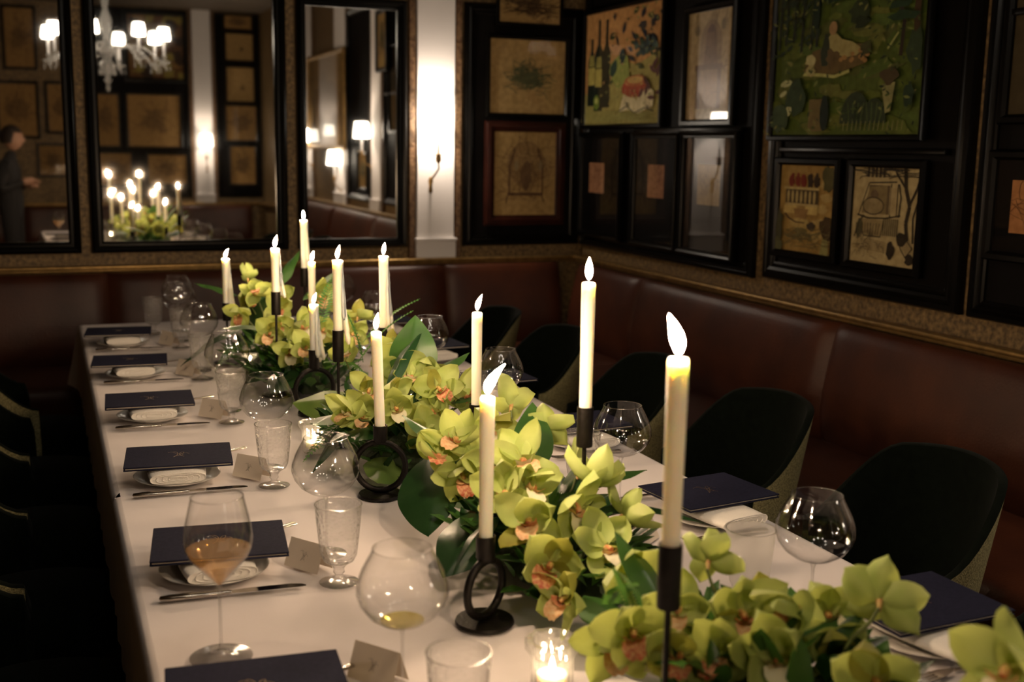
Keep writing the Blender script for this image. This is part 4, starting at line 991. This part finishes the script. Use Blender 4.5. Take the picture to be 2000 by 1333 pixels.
def arrangement(label, c, ry, rx, h, blooms, leaves, seed, fill=150):
    t=top('flower_arrangement',label,'flowers',(c[0],c[1],Zc),0,'orchid arrangements down the table')
    rnd=random.Random(seed)
    g=G(); g.lathe([(.0001,0),(.05,0),(.075,.02),(.085,.045),(.082,.05),(.0001,.045)],28); g.xf(0,Matrix.Diagonal((rx*6,ry*6.5,1,1))) ; g.build('bowl',M_bowl,t,60)
    g=G()
    def moss(u,v):
        a=2*PI*u; r=v; x=rx*.72*r*math.cos(a); y=ry*.8*r*math.sin(a); z=.03+h*.50*(1-r*r)+.006*math.sin(20*x*9)+.006*math.sin(y*90)
        return (x,y,z)
    g.sheet(moss,30,9); g.build('moss_bed',M_soil,t,80)
    # small filler leaves, too many to count
    g=G()
    for k in range(fill):
        a=rnd.uniform(0,2*PI); r=math.sqrt(rnd.random()); x=rx*r*math.cos(a); y=ry*r*math.sin(a)
        z=.03+h*.55*(1-r*r)+rnd.uniform(-.01,.03)
        L=rnd.uniform(.035,.075); W=L*rnd.uniform(.18,.34)
        d=Vector((math.cos(a)*rnd.uniform(.2,1.2)+rnd.uniform(-.5,.5),math.sin(a)*rnd.uniform(.2,1.2)+rnd.uniform(-.5,.5),rnd.uniform(.1,1.1))).normalized()
        sx=d.cross(Vector((0,0,1))).normalized(); nn=sx.cross(d); p=Vector((x,y,z))
        vs=[p, p+d*L*.35+sx*W+nn*.004, p+d*L*.75+sx*W*.7, p+d*L-nn*.006, p+d*L*.75-sx*W*.7, p+d*L*.35-sx*W+nn*.004, p+d*L*.4-nn*.003]
        g.add(vs,[(0,1,6),(1,2,6),(2,3,6),(3,4,6),(4,5,6),(5,0,6)],rnd.choice([0,0,1,1,2]))
    g.build('filler_leaves',[M_leafd,M_leafm,M_fern],t,80,kind='stuff')
    for k,bl in enumerate(blooms):
        x,y,z=bl[:3]; o=bl[3] if len(bl)>3 else {}
        p=(x,y,z); sd=seed*100+k
        f=Vector(o['f']) if 'f' in o else facing(p,o.get('sp',.55),sd,o.get('ud',0))
        bloom(t,p,f,o.get('s',random.Random(sd).uniform(.92,1.12)),o.get('r',random.Random(sd+1).uniform(-.6,.6)),sd,o.get('lip'),o.get('open',1.0))
        # stem from bed to bloom
        bx=c[0]+(x-c[0])*.45; by=c[1]+(y-c[1])*.55; bz=Zc+.03
        fb=f.normalized(); e=Vector(p)-fb*.012
        P=[]
        for i in range(9):
            s=i/8; q=Vector((bx,by,bz)).lerp(e,s); q.z += .035*math.sin(PI*s)*(1-s)*2; P.append(q-t.location)
        P[-1]=e-t.location
        G().tube(P,[.0028]*7+[.0024,.0022],6).build('flower_stem',M_stem,t,80)
    for lf in leaves:
        kind,base,d=lf[:3]; s=lf[3] if len(lf)>3 else 1; up=lf[4] if len(lf)>4 else (0,0,1)
        leaf(t,kind,base,d,up,s,'fern_frond' if kind=='fern' else 'leaf')
    return t
DB=(-.35,-.75,.3)
A_b=[(.75,1.38,.90),(.80,1.25,.955,{'s':.9,'f':(.5,.6,.4)}),(.82,1.20,.90,{'lip':3}),(.68,1.23,.885,{'lip':0}),(.86,1.13,.93),(.935,1.07,.95,{'f':(.55,.65,.25),'s':1.05,'r':.05,'open':1.2}),(.72,1.18,.865,{'lip':0}),(.81,1.10,.885),(.90,.83,.975,{'s':1.1}),(.77,1.15,.865),(.685,1.29,.845,{'lip':3}),(.92,1.12,.865,{'lip':2}),(.93,1.16,.90),(.76,1.25,.895),(.86,.98,.90),(.78,.98,.87),(.88,1.22,.87,{'lip':2})]
arrangement('nearest orchid arrangement, bottom right foreground',(.85,1.15),.23,.14,.13,A_b,
 [('mid',(.84,1.20,.86),(.6,-.4,.5)),('mid',(.78,1.30,.84),(-.2,.3,.9)),('lance',(.76,1.33,.86),(.6,-.7,.25)),('fern',(.74,1.32,.83),(-.25,-.2,.85),.8),('fern',(.72,1.22,.82),(-.2,-.5,.55),.8),('fern',(.73,1.40,.84),(-.1,-.5,.6),.8),('mid',(.90,1.10,.82),(.5,-.6,.4)),('broad',(.88,1.15,.80),(.7,-.5,.3),.7),('lance',(.80,1.05,.86),(.5,-.6,.6)),('mid',(.74,1.12,.82),(-.3,-.5,.5))],11,220)
B_b=[(.70,1.98,.95,{'f':(-.3,-.6,.5)}),(.77,2.00,.97,{'lip':1}),(.83,2.03,.995,{'f':(.3,.7,.35),'s':1.05}),(.84,1.87,.985,{'f':(.2,.7,.45),'s':.95,'r':.15}),(.69,1.92,.905,{'lip':0}),(.69,1.71,.925,{'lip':0,'s':1.15,'f':(-.25,-.8,.5)}),(.70,1.62,.905,{'lip':3,'s':1.1,'f':(-.5,-.6,.45)}),(.695,1.53,.865,{'lip':0,'s':1.15,'f':(-.3,-.8,.35)}),(.78,1.63,.925,{'lip':1}),(.82,1.63,.95,{'f':(.3,.3,.9),'lip':1}),(.86,1.61,.90,{'f':(.8,-.1,.5)}),(.70,1.47,.835,{'lip':3}),(.66,1.97,.92),(.75,1.78,.955,{'s':1.15,'f':(-.2,-.7,.65),'lip':2}),(.87,1.80,.92,{'f':(.5,.2,.5)}),(.74,1.72,.93,{'s':1.1}),(.80,1.55,.87),(.73,1.88,.93,{'s':1.1})]
arrangement('lush green orchid arrangement at the centre of the photo',(.80,1.77),.28,.135,.13,B_b,
 [('broad',(.675,2.06,.905),(-.35,-.75,-.34),1.0,(-.55,-.45,.7)),('broad',(.715,1.84,.855),(-.72,-.58,-.22),.88,(-.4,-.4,.8)),('lance',(.70,1.76,.87),(-.6,-.55,.1),.8),('mid',(.78,1.80,.93),(.2,.5,.8)),('mid',(.86,1.84,.88),(.7,-.3,.45)),('broad',(.84,1.80,.88),(.5,.1,.6),.6),('lance',(.82,1.66,.90),(.7,-.3,.25),.9),('lance',(.84,1.62,.86),(.55,-.8,-.1),.8),('mid',(.74,1.50,.82),(.1,-.8,.1)),('mid',(.72,1.98,.90),(-.4,.3,.6)),('mid',(.80,1.52,.82),(.4,-.6,.2))],23,230)
C_b=[(.80,2.78,.975,{'f':(.2,.5,.5)}),(.84,2.74,.985,{'f':(.3,.6,.4)}),(.75,2.70,.965,{'lip':1}),(.83,2.58,.97,{'lip':1}),(.82,2.46,.945,{'lip':0,'s':1.05}),(.69,2.57,.93),(.71,2.42,.915),(.62,2.45,.90,{'f':(-.8,-.2,.5)}),(.81,2.44,.895,{'lip':0}),(.88,2.45,.915),(.70,2.85,.955,{'f':(-.3,-.5,.8)}),(.79,2.56,.95,{'f':(-.1,-.6,.6)}),(.72,2.50,.93,{'lip':2}),(.66,2.52,.88,{'lip':3}),(.85,2.52,.93),(.78,2.66,.96),(.76,2.36,.875,{'lip':3}),(.86,2.62,.94)]
arrangement('green orchid arrangement behind the leaning candle',(.76,2.6),.30,.16,.13,C_b,
 [('pale',(.73,2.84,.835),(-.85,.35,.10),1.15,(-.2,-.6,.9)),('pale',(.70,2.43,.80),(-.35,-.8,.06),1.0,(.2,-.3,1)),('lance',(.72,2.52,.93),(.35,.35,.8),.95),('stripe',(.80,2.60,.93),(.1,.2,1),1.2),('mid',(.66,2.62,.86),(-.5,-.5,.25),1.1),('lance',(.70,2.60,.88),(-.75,-.55,-.08),1.1),('fern',(.68,2.62,.86),(-.7,-.45,-.08)),('fern',(.76,2.95,.92),(.4,-.2,.8)),('broad',(.68,2.48,.86),(-.6,-.3,.1),.7),('broad',(.84,2.50,.90),(.3,-.5,.3),.65),('mid',(.86,2.70,.90),(.6,.1,.6)),('fern',(.80,3.05,.90),(-.1,.0,.95)),('mid',(.80,2.40,.86),(.4,-.6,.3))],37,230)
D_b=[(.65,4.05,1.025,{'f':(.2,.3,.7),'s':.95}),(.64,3.82,1.0,{'f':(-.3,-.4,.8)}),(.57,3.72,.955),(.68,3.64,.98,{'lip':0}),(.61,3.42,.935),(.70,3.42,.95),(.64,3.27,.905,{'lip':1}),(.68,3.22,.92,{'lip':2}),(.84,3.77,.995),(.87,3.38,.975,{'f':(.3,.2,.8)}),(.83,3.28,.95),(.79,3.48,.93),(.62,3.90,.99,{'lip':0}),(.74,3.9,.98),(.71,4.08,.97),(.66,3.50,.95)]
arrangement('farthest orchid arrangement, left of the far candles',(.71,3.62),.48,.17,.14,D_b,
 [('broad',(.66,3.95,.98),(-.25,-.75,-.3),1.1,(-.6,-.3,.6)),('mid',(.62,3.6,.92),(-.6,-.4,.3),1.1),('broad',(.66,3.42,.87),(-.7,-.4,-.15),.9),('broad',(.68,3.30,.86),(-.55,-.6,-.1),.9),('lance',(.60,3.78,.90),(-.8,-.3,.0),1.2),('fern',(.58,3.62,.88),(-.5,-.6,.0)),('fern',(.76,3.42,.94),(.25,.3,.9),1.1),('fern',(.84,3.2,.93),(.5,-.1,.7)),('mid',(.74,3.98,1.0),(.3,.1,.9)),('mid',(.80,3.85,.97),(.5,.1,.7)),('fern',(.72,3.18,.88),(.2,-.6,.2)),('broad',(.80,3.6,.90),(.5,-.3,.4),.7),('mid',(.62,4.1,.96),(-.6,.2,.4))],51,300)

# ---------------------------------------------------------------- the photographer, seen in the left mirror
def person():
    t=top('person','person in dark clothes holding arms folded, seen in the left mirror','person',(-.13,-.44,0),R(-75))
    me=bpy.data.meshes.new('body')
    J=[(0,0,.98),(0,0,1.15),(0,.0,1.32),(0,.01,1.42),(0,.03,1.50),   # pelvis, waist, chest, neck base, neck top
       (.18,0,1.36),(.24,-.03,1.12),(.06,.13,1.16),                   # right arm
       (-.18,0,1.36),(-.24,-.03,1.12),(-.06,.14,1.20),
       (.09,0,.90),(.10,.02,.50),(.11,-.02,.08),(.12,.12,.03),
       (-.09,0,.90),(-.10,.02,.50),(-.11,-.02,.08),(-.12,.12,.03)]
    E_=[(0,1),(1,2),(2,3),(3,4),(2,5),(5,6),(6,7),(2,8),(8,9),(9,10),(0,11),(11,12),(12,13),(13,14),(0,15),(15,16),(16,17),(17,18)]
    rad=[.15,.125,.15,.065,.055,.062,.045,.035,.062,.045,.035,.095,.062,.045,.04,.095,.062,.045,.04]
    me.from_pydata(J,E_,[]); o=bpy.data.objects.new('body',me); COL.objects.link(o); o.parent=t
    md=o.modifiers.new('skin','SKIN'); 
    for i,r_ in enumerate(rad): me.skin_vertices[0].data[i].radius=(r_,r_*.85)
    me.skin_vertices[0].data[0].use_root=True
    s=o.modifiers.new('sub','SUBSURF'); s.levels=2; s.render_levels=2
    me.materials.append(M_suit)
    g=G()
    def head(u,v):
        a=2*PI*u; b_=PI*v; r=.078+.012*math.sin(b_)
        x=.074*math.sin(b_)*math.cos(a); y=.094*math.sin(b_)*math.sin(a); z=.112*math.cos(b_)
        if z<-.02: x*=1+.9*(z+.02)*2; y*=1+(z+.02)*1.5
        if y>.05: # nose, brow, chin
            y+=.020*math.exp(-(x/.012)**2-((z+.015)/.022)**2)+.006*math.exp(-(x/.03)**2-((z+.075)/.02)**2)-.006*math.exp(-((abs(x)-.03)/.013)**2-((z-.008)/.012)**2)
        return (x,y,z)
    g.sheet(head,36,28); g.xf(0,Matrix.Translation((0,.045,1.605))); hd=g.build('head',M_skin,t,80)
    g=G()
    for s_ in (-1,1): g.lathe([(.0001,-.004),(.012,-.002),(.015,.004),(.010,.008),(.0001,.004)],12); g.xf(len(g.v)-60,Matrix.Translation((s_*.078,.035,1.60))@Matrix.Rotation(PI/2,4,'Y')@Matrix.Diagonal((1.9,1,1,1)))
    g.build('ears',M_skin,t,80)
    g=G()
    def hair(u,v):
        a=2*PI*u; b_=PI*.62*v+0.001; k=1.12
        x=.078*k*math.sin(b_)*math.cos(a); y=.098*k*math.sin(b_)*math.sin(a); z=.116*k*math.cos(b_)
        if y>.03: z=max(z,.055+.2*abs(x)*.1)
        return (x,y-.012,z)
    g.sheet(hair,30,14); g.lathe([(.0001,-.035),(.022,-.03),(.036,0),(.024,.028),(.0001,.034)],14,(0,-.125,.04)); g.xf(0,Matrix.Translation((0,.045,1.605))); g.build('hair',M_hair,t,80)
    for s_,(hx,hy,hz) in ((1,(.06,.13,1.16)),(-1,(-.06,.14,1.20))):
        g=G(); d=Vector((-s_*.6,.75,.15)).normalized(); n=Vector((0,0,1)); sx=d.cross(n).normalized()
        p=Vector((hx,hy,hz)); g.tube([p-d*.02,p+d*.03,p+d*.085],[.026,.036,.032],12)
        for k in range(4):
            q=p+d*.080+sx*(-.026+.0175*k); ln=(.062,.072,.068,.054)[k]; g.tube([q,q+d*ln*.5-n*.004,q+d*ln*.85-n*.022,q+d*ln-n*.035],[.0092,.0088,.008,.006],8)
        q=p+d*.03+sx*s_*.03; g.tube([q,q+d*.03+sx*s_*.02,q+d*.06+sx*s_*.022],[.011,.010,.007],8)
        g.build('hand',M_skin,t,80)
person()
